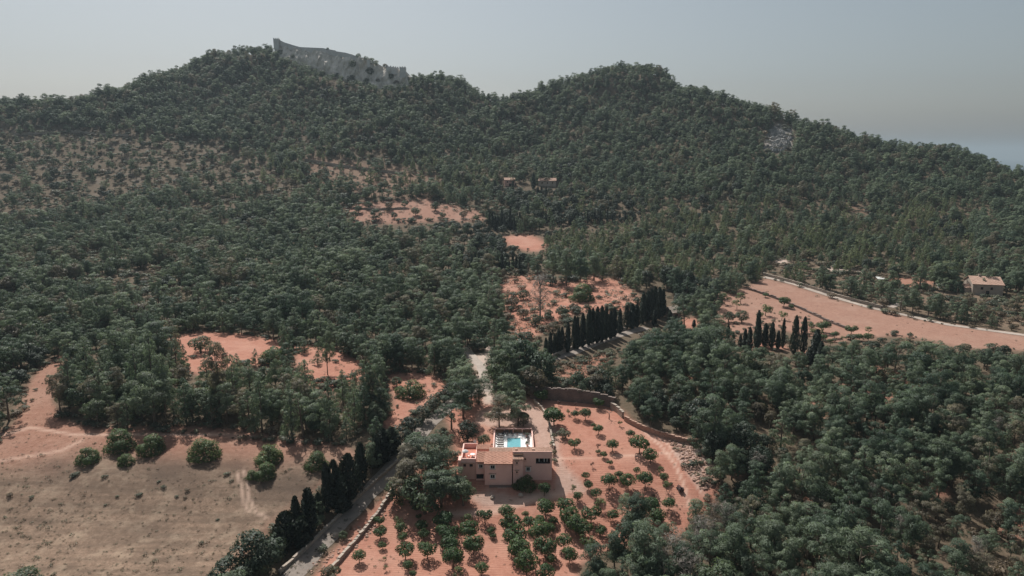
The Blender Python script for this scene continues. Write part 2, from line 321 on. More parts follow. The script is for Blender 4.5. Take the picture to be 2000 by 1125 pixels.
class MB:
    def __init__(s): s.v = []; s.f = []
    def quad(s, a, b, c, d): k = len(s.v); s.v += [a, b, c, d]; s.f.append((k, k + 1, k + 2, k + 3))
    def box(s, x0, x1, y0, y1, z0, z1, rot=0, piv=None, j=0):
        k = len(s.v); P8 = [(x, y, z) for z in (z0, z1) for x, y in ((x0, y0), (x1, y0), (x1, y1), (x0, y1))]
        if j: P8 = [tuple(c + random.uniform(-j, j) for c in p) for p in P8]
        if rot:
            cx, cy = piv or ((x0 + x1) / 2, (y0 + y1) / 2); cr, sr = math.cos(rot), math.sin(rot)
            P8 = [(cx + (x - cx) * cr - (y - cy) * sr, cy + (x - cx) * sr + (y - cy) * cr, z) for x, y, z in P8]
        s.v += P8; s.f += [tuple(k + i for i in q) for q in ((3, 2, 1, 0), (4, 5, 6, 7), (0, 1, 5, 4), (1, 2, 6, 5), (2, 3, 7, 6), (3, 0, 4, 7))]; return s
    def tube(s, pts, rads, seg=6, cap=True):
        pts = [Vector(p) for p in pts]; k0 = len(s.v)
        for i, p in enumerate(pts):
            d = (pts[min(i + 1, len(pts) - 1)] - pts[max(i - 1, 0)]).normalized()
            a = d.orthogonal().normalized(); bb = d.cross(a)
            # keep rings aligned
            if abs(d.z) > 0.3: a = Vector((1, 0, 0)); a = (a - d * a.dot(d)).normalized(); bb = d.cross(a)
            for q in range(seg):
                w = 2 * math.pi * q / seg; v = p + (a * math.cos(w) + bb * math.sin(w)) * rads[i]; s.v.append(tuple(v))
        for i in range(len(pts) - 1):
            for q in range(seg):
                u = k0 + i * seg + q; v = k0 + i * seg + (q + 1) % seg; s.f.append((u, v, v + seg, u + seg))
        if cap: s.f.append(tuple(k0 + (len(pts) - 1) * seg + q for q in range(seg))); s.f.append(tuple(k0 + q for q in range(seg))[::-1])
        return s
    def lathe(s, prof, cx=0, cy=0, seg=12):
        k = len(s.v)
        for r, z in prof:
            for q in range(seg): w = 2 * math.pi * q / seg; s.v.append((cx + r * math.cos(w), cy + r * math.sin(w), z))
        for i in range(len(prof) - 1):
            for q in range(seg): u = k + i * seg + q; v = k + i * seg + (q + 1) % seg; s.f.append((u, v, v + seg, u + seg))
        return s
    def rock(s, x, y, z, r, flat=0.7):
        k = len(s.v); g = []
        for i, (w, h) in enumerate(((1.0, -0.5), (1.15, 0.1), (0.7, 0.75))):
            for q in range(6):
                a = q * math.pi / 3 + i * 0.5; rr = r * w * random.uniform(0.75, 1.2); g.append((x + rr * math.cos(a), y + rr * math.sin(a), z + r * flat * h * random.uniform(0.8, 1.2)))
        s.v += g
        for i in range(2):
            for q in range(6): u = k + i * 6 + q; v = k + i * 6 + (q + 1) % 6; s.f.append((u, v, v + 6, u + 6))
        s.f.append(tuple(k + 12 + q for q in range(6))); return s
    def mesh(s, name, mat, smooth=False):
        me = bpy.data.meshes.new(name); me.from_pydata(s.v, [], s.f); me.materials.append(mat)
        if smooth: me.polygons.foreach_set('use_smooth', np.ones(len(me.polygons), bool))
        me.update(); return me
    def obj(s, name, mat, parent=None, smooth=False):
        return link(name, s.mesh(name, mat, smooth), parent)
def link(name, data, parent=None):
    o = bpy.data.objects.new(name, data); COL.objects.link(o)
    if parent is not None:
        o.parent = parent
    return o
def tag(o, label=None, cat=None, group=None, kind=None):
    if label: o['label'] = label
    if cat: o['category'] = cat
    if group: o['group'] = group
    if kind: o['kind'] = kind
    return o
def thing(name, label, cat, loc=(0, 0, 0), rz=0, group=None, sc=1.0):
    e = bpy.data.objects.new(name, None); COL.objects.link(e); e.location = loc; e.rotation_euler = (0, 0, rz)
    e.scale = (sc, sc, sc) if isinstance(sc, (int, float)) else sc; e.empty_display_size = 0.2
    return tag(e, label, cat, group)

# ------------------------------------------------------------------ ground sheet
px_, py_, _d = proj(gx, gy, GZ)
wx = wob(gx, gy, 0.5, 3) * 3.5 * np.clip(200 / gy, 0.3, 1.2); wy = wob(gx, gy, 0.6, 5) * 2.0 * np.clip(200 / gy, 0.3, 1.2)
qx, qy = px_ + wx, py_ + wy
vis = gy < 800
def mask(*polys, rows=None):
    mm = np.zeros(gx.shape, bool)
    for p in polys: mm |= inpoly(qx, qy, p)
    return (mm & vis).astype(float)
def soft(a, k=1):
    for _ in range(k):
        a = (a + np.roll(a, 1, 0) + np.roll(a, -1, 0) + np.roll(a, 1, 1) + np.roll(a, -1, 1)) / 5
    return a
mr = mask(ORCH_SOIL, CLEAR_B, CLEAR_C, CLEAR_D, UP_G, UP_H, PATCH_P)
mr2 = mask(FIELD_R, FAR_I, STRIP_K, SPUR_Q) + 0.3 * mask(PATCH_M) 
fieldL = mask(FIELD_L)
# the field is red near the trees and straw-coloured towards its middle
drymix = np.clip((qy - 880 - 25 * wob(gx, gy, 0.12, 4) + (qx < 250) * 0) / 55, 0, 1) * fieldL
wood_r = mask([(1100, 700), (1300, 600), (2100, 690), (2100, 1300), (1000, 1300), (1110, 1125), (1330, 1040), (1400, 960), (1370, 880), (1200, 800)])
patch = (wob(gx, gy, 0.11, 7) > 0.55).astype(float)
zr = soft(np.clip(mr + mr2 * 0.68 + fieldL * 0.75 + wood_r * patch * 0.8 + mask(SCRUB_T) * 0.25, 0, 1), 2)
zg = soft(np.clip(drymix * 0.9 + mask(FIELD_R) * 0.12 + mask(SCRUB_T, SCRUB_R) * 0.45 + fieldL * 0.25, 0, 1), 3)
zb_ = soft(np.clip(mask(TRACK_N, PATCH_N, PATCH_O) + 0.12 * mask(FAR_I, FIELD_R) + 0.6 * mask([(905, 962), (960, 958), (1000, 968), (1080, 958), (1095, 962), (1010, 985), (940, 990)]) + 0.55 * mask([(1040, 785), (1075, 810), (1090, 850), (1095, 900), (1150, 960), (1090, 965), (1078, 890), (1040, 872), (1042, 835), (985, 835), (920, 830), (940, 800)]), 0, 1), 1)
def line_mask(pts, wid):
    d = np.full(gx.shape, 1e9)
    for (x1, y1), (x2, y2) in zip(pts[:-1], pts[1:]):
        tt = np.clip(((px_ - x1) * (x2 - x1) + (py_ - y1) * (y2 - y1)) / ((x2 - x1) ** 2 + (y2 - y1) ** 2), 0, 1)
        d = np.minimum(d, np.hypot(px_ - x1 - tt * (x2 - x1), py_ - y1 - tt * (y2 - y1)))
    return np.clip(1.3 - d / wid, 0, 1) * vis
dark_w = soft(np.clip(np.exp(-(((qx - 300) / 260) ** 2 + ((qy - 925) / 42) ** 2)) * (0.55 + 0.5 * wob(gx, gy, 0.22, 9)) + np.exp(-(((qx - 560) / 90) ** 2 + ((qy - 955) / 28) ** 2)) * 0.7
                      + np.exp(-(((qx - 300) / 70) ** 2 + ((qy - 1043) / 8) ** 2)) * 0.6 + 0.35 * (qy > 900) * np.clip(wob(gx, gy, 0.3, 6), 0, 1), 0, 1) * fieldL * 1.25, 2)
pale_w = np.clip(line_mask([(1255, 838), (1290, 870), (1318, 905), (1335, 945), (1345, 985)], 3.2) * .8 + line_mask([(1262, 830), (1305, 868), (1335, 905), (1360, 940), (1372, 965)], 3.4) * .8
                 + line_mask([(463, 925), (473, 955), (478, 985), (487, 1000)], 3.5) * .6 + line_mask([(476, 920), (485, 945), (487, 975), (500, 1000), (520, 1010)], 3.5) * .6
                 + 0.6 * line_mask([(1075, 895), (1160, 893), (1240, 890), (1310, 885)], 2) + 0.8 * line_mask([(1100, 965), (1040, 975), (960, 1000), (880, 1005)], 8) + 0.6 * line_mask([(0, 850), (60, 835), (150, 850), (420, 848), (600, 862)], 3)
                 + 0.5 * line_mask([(0, 900), (120, 880), (160, 860)], 3), 0, 1)
rock_w = soft(mask(MOUND) * 0.5 + mask(ROCKFACE) + 0.3 * mask(SCRUB_L) * (wob(gx, gy, 0.2, 6) > 0.6), 1)
nr, nc = gx.shape
far_rows = [1900, 2500, 3500, 5200, 8000, 12500, 19000]
ex = AZ[None] * np.array(far_rows)[:, None]; ey = np.repeat(np.array(far_rows, float)[:, None], nc, 1)
ez = np.full(ex.shape, -104.0) + 2.0 * wob(ex, ey, 0.004, 2); ez[0] = GZ[-1] * 0.4 - 60; ez[-3:] = -110
# rise a low plain beyond the ridge
V = np.stack([np.concatenate([gx, ex]).ravel(), np.concatenate([gy, ey]).ravel(), np.concatenate([GZ, ez]).ravel()], -1)
NR = nr + len(far_rows); ii = np.arange(NR * nc).reshape(NR, nc)
Fq = np.stack([ii[:-1, :-1], ii[:-1, 1:], ii[1:, 1:], ii[1:, :-1]], -1).reshape(-1, 4)
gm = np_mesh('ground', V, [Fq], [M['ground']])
gm.polygons.foreach_set('use_smooth', np.ones(len(gm.polygons), bool))
def colattr(name, r, g, b):
    arr = np.zeros((NR * nc, 4), np.float32); arr[:, 3] = 1
    for k, a in enumerate((r, g, b)): arr[:nr * nc, k] = np.clip(a, 0, 1).ravel()
    at = gm.attributes.new(name, 'FLOAT_COLOR', 'POINT'); at.data.foreach_set('color', arr.ravel())
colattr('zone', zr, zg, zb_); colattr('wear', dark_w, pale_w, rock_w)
ground = tag(link('ground', gm), kind='structure')
sea = MB().box(-24000, 24000, -1500, 24000, -108.5, -106, ).obj('sea_water', M['sea']); tag(sea, kind='structure')

# ------------------------------------------------------------------ haze
hb = MB().box(-24500, 24500, -1600, 24500, -109.5, 262)
hm = bpy.data.materials.new('haze_air'); hm.use_nodes = True; t = hm.node_tree; t.nodes.clear()
ho = N(t, 'ShaderNodeOutputMaterial'); pv = N(t, 'ShaderNodeVolumePrincipled'); pv.inputs['Color'].default_value = (0.50, 0.60, 0.66, 1); pv.inputs['Density'].default_value = 0.00012; pv.inputs['Anisotropy'].default_value = 0.25
t.links.new(pv.outputs[0], ho.inputs['Volume'])
haze = hb.obj('haze', hm); tag(haze, kind='stuff')

# ------------------------------------------------------------------ plants
def cards(centers, radii, per, size, ctr, rg, squash=0.8, asp=0.6, noise_n=0.45, lower=-0.35):
    pts, nrm, tnt = [], [], []
    C = np.array(centers); Rr = np.array(radii)
    for i, (c, r) in enumerate(zip(C, Rr)):
        m_ = max(6, int(per * r * r))
        d = rg.normal(size=(m_, 3)); d /= np.linalg.norm(d, axis=1, keepdims=True)
        d = d[d[:, 2] > lower + rg.normal(size=len(d)) * 0.25]
        p = c + d * r * rg.uniform(0.7, 1.08, (len(d), 1)) * np.array([1, 1, squash])
        dist = np.linalg.norm((p[:, None] - C[None]) / np.array([1, 1, squash]), axis=2) / Rr[None]; dist[:, i] = 9
        k = dist.min(1) > 0.62; p, d = p[k], d[k]
        o = p - np.array(ctr); o /= np.linalg.norm(o, axis=1, keepdims=True) + 1e-6
        nn = d * 0.8 + o * 0.35 + np.array([0, 0, 0.35]) + rg.normal(size=p.shape) * noise_n * 0.5; nn /= np.linalg.norm(nn, axis=1, keepdims=True)
        pts.append(p); nrm.append(nn); tnt.append(np.full(len(p), rg.uniform(0.72, 1.25)) * rg.uniform(0.8, 1.2, len(p)))
    p = np.concatenate(pts); nn = np.concatenate(nrm); tn = np.concatenate(tnt)
    q = nn + rg.normal(size=p.shape) * 0.42; q /= np.linalg.norm(q, axis=1, keepdims=True)
    a = np.cross(q, rg.normal(size=p.shape)); a /= np.linalg.norm(a, axis=1, keepdims=True) + 1e-9; bb = np.cross(q, a)
    s = size * rg.uniform(0.65, 1.35, (len(p), 1))
    Vv = np.stack([p - a * s, p - bb * s * asp, p + a * s, p + bb * s * asp], 1).reshape(-1, 3)
    return Vv, np.arange(len(Vv)).reshape(-1, 4), np.repeat(nn, 4, 0), np.repeat(tn, 4)
def pine_clumps(kind, H, R, rg):
    cs, rs = [], []
    if kind == 'round':
        lob = rg.uniform(0, 6.283, 3)
        for i in range(rg.integers(36, 48)):
            t_ = rg.uniform(0.30, 1.0); e = math.sqrt(max(0.03, 1 - ((t_ - 0.56) / 0.48) ** 2)); a = rg.uniform(0, 6.283)
            e *= 0.8 + 0.3 * math.sin(2 * a + lob[0]) + 0.15 * math.sin(3 * a + lob[1] + 4 * t_); r = R * e * rg.uniform(0.25, 1.08)
            cs.append((r * math.cos(a), r * math.sin(a), H * t_ * rg.uniform(0.95, 1.05))); rs.append(R * rg.choice([0.15, 0.2, 0.26, 0.34]))
    elif kind == 'cone':
        for i in range(46):
            t_ = 0.08 + 0.92 * (i / 45) ** 0.9; e = (1 - t_) ** 0.62 * 1.05; a = i * 2.4 + rg.uniform(-0.6, 0.6); r = R * e * rg.uniform(0.4, 1.1)
            cs.append((r * math.cos(a), r * math.sin(a), H * t_ * 0.97)); rs.append(R * (0.11 + 0.20 * (1 - t_)) * rg.uniform(0.7, 1.3))
    else:
        lean = rg.uniform(-0.12, 0.12, 2)
        for i in range(rg.integers(22, 30)):
            t_ = rg.uniform(0.34, 1.0); e = math.sqrt(max(0.05, 1 - ((t_ - 0.66) / 0.42) ** 2)); a = rg.uniform(0, 6.283); r = R * e * rg.uniform(0.3, 1.15)
            cs.append((r * math.cos(a) + lean[0] * H * t_, r * math.sin(a) + lean[1] * H * t_, H * t_)); rs.append(R * rg.choice([0.14, 0.2, 0.27, 0.33]))
    return cs, rs
def trunk_mb(cs, rs, H, r0, rg, limbs=7, top=0.8, low=0.25):
    m_ = MB(); C = np.array(cs); tx, ty = C[:, 0].mean() * 0.8, C[:, 1].mean() * 0.8
    pts = [(0, 0, -0.4), (tx * 0.15, ty * 0.1, H * 0.2), (tx * 0.5 + rg.normal() * 0.05 * H * 0.3, ty * 0.5, H * 0.5), (tx, ty, H * top)]
    m_.tube(pts, [r0 * 1.25, r0, r0 * 0.7, r0 * 0.2], 6)
    for i in rg.permutation(len(cs))[:limbs]:
        c = C[i]; t_ = max(low, min(top, c[2] / H - 0.18)); k = t_
        s = (tx * k, ty * k, H * t_); mid = ((s[0] + c[0]) / 2, (s[1] + c[1]) / 2, (s[2] + c[2]) / 2 + 0.1)
        m_.tube([s, mid, tuple(c)], [r0 * 0.4, r0 * 0.28, r0 * 0.1], 4, cap=False)
    return m_
SPECIES = {}
def add_species(key, crown_name, leaf, bark, variants):
    SPECIES[key] = []
    for k, (Vc, Fc, Nc, Tc, tm, H, Rm) in enumerate(variants):
        cm = np_mesh(crown_name, Vc, [Fc], [leaf], None, Nc, Tc)
        tv = np.array(tm.v, np.float32).reshape(-1, 3) if tm else np.zeros((0, 3), np.float32)
        tme = tm.mesh('trunk', bark, True) if tm else None
        SPECIES[key].append(dict(crown=cm, trunk=tme, V=Vc, F=Fc, N=Nc, T=Tc, tv=tv, tf=tm.f if tm else [], H=H, R=Rm, leaf=leaf, bark=bark))
def rg_(k): return np.random.default_rng(k)
vs = []
for k, kind in enumerate(['round', 'round', 'round', 'round', 'open', 'open', 'open', 'cone', 'cone', 'cone', 'open', 'round', 'open', 'open', 'cone']):
    g = rg_(100 + k); H = 8.0; R = {'round': 2.9, 'open': 2.6, 'cone': 2.5}[kind] * g.uniform(0.9, 1.1)
    cs, rs = pine_clumps(kind, H, R, g); c = cards(cs, rs, 420, 0.17, (0, 0, H * 0.6), g, 0.75, 0.28)
    vs.append((*c, trunk_mb(cs, rs, H, 0.17, g, 6), H, R))
add_species('pine', 'crown', M['pine'], M['bark'], vs)
add_species('sapling', 'crown', M['lightpine'], M['bark'], [vs[i] for i in (7, 8, 9, 14, 5)])
PINE_ROUND, PINE_CONE, PINE_OPEN = [0, 1, 2, 3, 11], [7, 8, 9, 14], [4, 5, 6, 10, 12, 13]
vs = []
for k in range(6):
    g = rg_(200 + k); H = 5.5; R = 2.5; cs, rs = [], []
    for i in range(30):
        d = g.normal(size=3); d /= np.linalg.norm(d); d[2] = abs(d[2]) * 1.0 if g.uniform() < 0.75 else -abs(d[2]) * 0.7
        cs.append((d[0] * R * 0.72, d[1] * R * 0.72, H * 0.48 + d[2] * H * 0.36)); rs.append(R * g.uniform(0.24, 0.38))
    c = cards(cs, rs, 190, 0.15, (0, 0, H * 0.45), g, 0.85, 0.65, lower=-0.6)
    vs.append((*c, trunk_mb(cs, rs, H, 0.2, g, 5, 0.6, 0.15), H, R))
add_species('oak', 'crown', M['oak'], M['bark'], vs)
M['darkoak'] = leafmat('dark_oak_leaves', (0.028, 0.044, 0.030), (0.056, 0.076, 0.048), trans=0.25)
add_species('darkoak', 'crown', M['darkoak'], M['bark'], vs)
def low_bush(seed, H, R, n_, per, size, sq=0.8):
    g = rg_(seed); cs, rs = [], []
    for i in range(n_):
        a = g.uniform(0, 6.283); q = math.sqrt(g.uniform(0, 1)) * 0.72; cs.append((R * q * math.cos(a), R * q * math.sin(a), H * (0.42 + 0.22 * g.uniform() * (1 - q)) - 0.0)); rs.append(R * g.uniform(0.28, 0.42))
    cs = [(x, y, max(z, r * 0.4)) for (x, y, z), r in zip(cs, rs)]
    c = cards(cs, rs, per, size, (0, 0, 0.1), g, sq * H / R * 0.9, 0.6, lower=-0.5)
    st = MB()
    for i in range(5): st.tube([(0, 0, -0.2), tuple(np.array(cs[i]) * 0.5), cs[i]], [0.05 * R, 0.035 * R, 0.012 * R], 4, cap=False)
    return (*c, st, H, R)
add_species('bush', 'foliage', M['bush'], M['bark'], [low_bush(300 + k, 1.7, 1.4, 10, 200, 0.16) for k in range(5)])
def dome(seed, H, R, n_, per, size):
    g = rg_(seed); cs, rs = [], []
    for i in range(n_):
        d = g.normal(size=3); d /= np.linalg.norm(d); d[2] = abs(d[2]); lb_ = 0.85 + 0.3 * math.sin(2 * math.atan2(d[1], d[0]) + seed) * g.uniform(0.4, 1); cs.append((d[0] * R * 0.72 * lb_, d[1] * R * 0.72 * lb_, H * (0.16 + 0.58 * d[2]))); rs.append(R * g.choice([0.16, 0.22, 0.3, 0.38]))
    for i in range(14): cs.append((R * .74 * math.cos(i * .45), R * .74 * math.sin(i * .45), H * g.uniform(.07, .14))); rs.append(R * g.uniform(.2, .3))
    c = cards(cs, rs, per, size, (0, 0, H * .2), g, 0.9, 0.6, lower=-0.9); st = MB()
    for i in range(6): st.tube([(0, 0, -0.2), tuple(np.array(cs[i]) * 0.5), cs[i]], [0.05 * R, 0.035 * R, 0.012 * R], 4, cap=False)
    return (*c, st, H, R)
add_species('carob', 'foliage', M['carob'], M['bark'], [dome(320 + k, 5.0, 3.0, 34, 220, 0.14) for k in range(4)])
def citrus(seed, H, R, n_, per, size, base):
    g = rg_(seed); cs, rs = [], []
    for i in range(n_):
        d = g.normal(size=3); d /= np.linalg.norm(d); cs.append((d[0] * R * 0.66, d[1] * R * 0.66, H * 0.64 + d[2] * H * 0.2)); rs.append(R * g.uniform(0.28, 0.42))
    c = cards(cs, rs, per, size, (0, 0, H * 0.6), g, 0.8, 0.6, lower=-0.8)
    return (*c, trunk_mb(cs, rs, H, base, g, 5, 0.62, 0.3), H, R)
add_species('citrus', 'crown', M['citrus'], M['bark'], [citrus(400 + k, 3.2, 1.7, 24, 260, 0.13, 0.09) for k in range(6)])
add_species('young', 'crown', M['young'], M['bark'], [citrus(420 + k, 2.6, 1.2, 10, 200, 0.13, 0.06) for k in range(4)])
add_species('plum', 'crown', M['purple'], M['bark'], [citrus(440 + k, 2.6, 1.0, 9, 220, 0.12, 0.05) for k in range(2)])
add_species('fig', 'crown', M['citrus'], M['bark'], [citrus(450 + k, 4.4, 2.6, 22, 120, 0.24, 0.14) for k in range(2)])
vs = []
for k in range(5):
    g = rg_(500 + k); H, R = 9.0, [0.85, 1.0, 0.8, 1.15, 1.7][k]; n_ = 1700; tt = g.uniform(0.02, 1.0, n_) ** 0.9; e = np.minimum(1, (tt / 0.22) ** 0.5) * (1 - tt) ** 0.45 * 1.1
    a = g.uniform(0, 6.283, n_); lob = 1 + 0.22 * np.sin(a * 3 + tt * 14 + k) + 0.12 * np.sin(a * 7 - tt * 30); r = R * e * lob * g.uniform(0.75, 1.03, n_)
    p = np.stack([r * np.cos(a), r * np.sin(a), H * tt], -1); nn = np.stack([np.cos(a), np.sin(a), np.full(n_, 0.35)], -1) + g.normal(size=(n_, 3)) * 0.3; nn /= np.linalg.norm(nn, axis=1, keepdims=True)
    up = np.stack([np.cos(a) * 0.25, np.sin(a) * 0.25, np.ones(n_)], -1) + g.normal(size=(n_, 3)) * 0.2; up /= np.linalg.norm(up, axis=1, keepdims=True); sd_ = np.cross(nn, up)
    s = 0.30 * g.uniform(0.7, 1.4, (n_, 1)); Vv = np.stack([p - up * s, p - sd_ * s * 0.45, p + up * s * 1.2, p + sd_ * s * 0.45], 1).reshape(-1, 3)
    tb = MB().tube([(0, 0, -0.4), (0, 0, H * 0.5), (0, 0, H * 0.9)], [0.2, 0.13, 0.03], 6)
    vs.append((Vv, np.arange(len(Vv)).reshape(-1, 4), np.repeat(nn, 4, 0), np.repeat(g.uniform(0.7, 1.3, n_), 4), tb, H, R))
add_species('cypress', 'crown', M['cypress'], M['bark'], vs)
vs = []
for k in range(3):
    g = rg_(600 + k); H, R = 7.0, 2.4; cs, rs = pine_clumps('round', H, R, g); c = cards(cs, [r * 1.15 for r in rs], 150, 0.24, (0, 0, H * .6), g, 0.8, 0.10)
    vs.append((*c, trunk_mb(cs, rs, H, 0.16, g, 20, 0.9, 0.2), H, R))
add_species('grey', 'twigs', M['greyleaf'], M['deadwood'], vs)
vs = []
for k in range(5):
    g = rg_(700 + k); cs = [(g.normal() * 0.2, g.normal() * 0.2, 0.18) for _ in range(5)]; c = cards(cs, [0.24] * 5, 260, 0.11, (0, 0, 0), g, 0.9, 0.35)
    vs.append((*c, None, 0.45, 0.45))
add_species('weed', 'leaves', M['weed'], M['bark'], vs)

def place(key, var, x, y, s, label, name, cat, group=None, rz=None, sz=None):
    sp = SPECIES[key][var]
    if rz is None: rz = random.uniform(0, 6.283)
    e = thing(name, label, cat, (x, y, float(zt(x, y)) - 0.05), rz, group, (s, s, sz or s))
    c = link(sp['crown'].name.split('.')[0], sp['crown'], e)
    if sp['trunk']: link('stem' if key in ('bush', 'carob') else 'trunk', sp['trunk'], e)
    return e
def scatter_stuff(name, key, pts):
    """pts: (x, y, z, rot, scale_xy, scale_z, variant). One mesh holds the variants and the points; the nodes instance them."""
    Vs, Ff, Nn, Tt, mi, grp, off = [], [], [], [], [], [], 0
    sps = SPECIES[key]
    tri, quads, mq, mt_ = [], [], [], []
    allF, allM = [], []
    for k, sp in enumerate(sps):
        Vs.append(sp['V']); Nn.append(sp['N']); Tt.append(sp['T']); grp.append(np.full(len(sp['V']), k)); allF.append(sp['F'] + off); allM.append(np.zeros(len(sp['F']))); off += len(sp['V'])
        if len(sp['tv']):
            q4 = np.array([f for f in sp['tf'] if len(f) == 4]); Vs.append(sp['tv']); nv = sp['tv'] * np.array([1, 1, 0.0]) + 1e-4; nv /= np.linalg.norm(nv, axis=1, keepdims=True)
            Nn.append(nv); Tt.append(np.ones(len(sp['tv']))); grp.append(np.full(len(sp['tv']), k)); allF.append(q4 + off); allM.append(np.ones(len(q4))); off += len(sp['tv'])
    pts = np.asarray(pts, float); n_src = off
    Vs.append(pts[:, :3]); Nn.append(np.tile([0, 0, 1.0], (len(pts), 1))); Tt.append(np.ones(len(pts))); grp.append(np.full(len(pts), -1))
    me = np_mesh(name, np.concatenate(Vs), allF, [sps[0]['leaf'], sps[0]['bark']], np.concatenate(allM), np.concatenate(Nn), np.concatenate(Tt))
    tot = n_src + len(pts)
    def att(nm, typ, vals, fld='value'):
        a = me.attributes.new(nm, typ, 'POINT'); a.data.foreach_set(fld, vals)
    att('grp', 'INT', np.concatenate(grp).astype(np.int32))
    full = lambda col, d: np.concatenate([np.full(n_src, d), pts[:, col]]).astype(np.float32)
    att('rot', 'FLOAT', full(3, 0)); att('sxy', 'FLOAT', full(4, 1)); att('sz', 'FLOAT', full(5, 1)); att('pick', 'INT', full(6, 0).astype(np.int32))
    o = link(name, me)
    ng = bpy.data.node_groups.new(name + '_nodes', 'GeometryNodeTree'); ng.interface.new_socket('Geometry', in_out='INPUT', socket_type='NodeSocketGeometry'); ng.interface.new_socket('Geometry', in_out='OUTPUT', socket_type='NodeSocketGeometry')
    L = ng.links.new; gi = ng.nodes.new('NodeGroupInput'); go = ng.nodes.new('NodeGroupOutput')
    def na(nm, dt):
        a = ng.nodes.new('GeometryNodeInputNamedAttribute'); a.data_type = dt; a.inputs[0].default_value = nm; return a.outputs[0]
    cmp_ = ng.nodes.new('FunctionNodeCompare'); cmp_.data_type = 'INT'; cmp_.operation = 'LESS_THAN'
    ia, ib = [s_ for s_ in cmp_.inputs if s_.type == 'INT'][:2]; L(na('grp', 'INT'), ia); ib.default_value = 0
    spn = ng.nodes.new('GeometryNodeSeparateGeometry'); spn.domain = 'POINT'; L(gi.outputs[0], spn.inputs[0]); L(cmp_.outputs[0], spn.inputs[1])
    sti = ng.nodes.new('GeometryNodeSplitToInstances'); sti.domain = 'POINT'; L(spn.outputs[1], sti.inputs[0]); L(na('grp', 'INT'), sti.inputs['Group ID'])
    iop = ng.nodes.new('GeometryNodeInstanceOnPoints'); L(spn.outputs[0], iop.inputs['Points']); L(sti.outputs[0], iop.inputs['Instance']); iop.inputs['Pick Instance'].default_value = True
    L(na('pick', 'INT'), iop.inputs['Instance Index'])
    cx = ng.nodes.new('ShaderNodeCombineXYZ'); L(na('rot', 'FLOAT'), cx.inputs[2]); L(cx.outputs[0], iop.inputs['Rotation'])
    cs_ = ng.nodes.new('ShaderNodeCombineXYZ'); s1 = na('sxy', 'FLOAT'); L(s1, cs_.inputs[0]); L(s1, cs_.inputs[1]); L(na('sz', 'FLOAT'), cs_.inputs[2]); L(cs_.outputs[0], iop.inputs['Scale'])
    L(iop.outputs[0], go.inputs[0])
    md = o.modifiers.new('scatter', 'NODES'); md.node_group = ng
    return tag(o, kind='stuff')
# ------------------------------------------------------------------ lanes and roads
def ribbon(name, pts, wid, mat, lift=0.05, width_px=None):
    W3 = []
    for (ax, ay), (bx, by) in zip(pts[:-1], pts[1:]):
        for q in np.linspace(0, 1, 10, endpoint=False): W3.append(hit(ax + (bx - ax) * q, ay + (by - ay) * q)[:2])
    W3.append(hit(*pts[-1])[:2]); W3 = np.array(W3)
    for _ in range(3): W3[1:-1] = (W3[:-2] + 2 * W3[1:-1] + W3[2:]) / 4
    m_ = MB(); k = 0; rows = []
    for i in range(len(W3)):
        d = W3[min(i + 1, len(W3) - 1)] - W3[max(i - 1, 0)]; d /= np.hypot(*d) + 1e-9; nn = np.array([-d[1], d[0]])
        row = []
        for q in np.linspace(-0.5, 0.5, 5):
            p = W3[i] + nn * q * (wid * (1 + 0.08 * math.sin(i * 0.9))); row.append(len(m_.v)); m_.v.append((p[0], p[1], float(zt(p[0], p[1])) + lift))
        rows.append(row)
    for a, b_ in zip(rows[:-1], rows[1:]):
        for q in range(4): m_.f.append((a[q], a[q + 1], b_[q + 1], b_[q]))
    return tag(m_.obj(name, mat, smooth=True), kind='structure')
LANE_C = [(520, 1185), (600, 1092), (670, 1015), (745, 938), (800, 868), (850, 815), (900, 775), (940, 757)]
ribbon('lane', LANE_C, 4.6, M['asphalt'], 0.06)
ribbon('lane', [(1075, 702), (1120, 688), (1170, 668), (1225, 650), (1262, 640)], 4.2, M['asphalt'], 0.06)
ribbon('dirt_road', [(1492, 541), (1545, 553), (1620, 578), (1700, 601), (1775, 617), (1850, 634), (1930, 645), (2040, 660)], 3.2, M['dirtroad'], 0.08)
ribbon('dirt_track', [(1738, 600), (1762, 592), (1783, 577)], 3.0, M['dirtroad'], 0.10)
ribbon('footpath', [(908, 678), (925, 700), (940, 716), (947, 740), (955, 765)], 3.0, M['dirtroad'], 0.07)

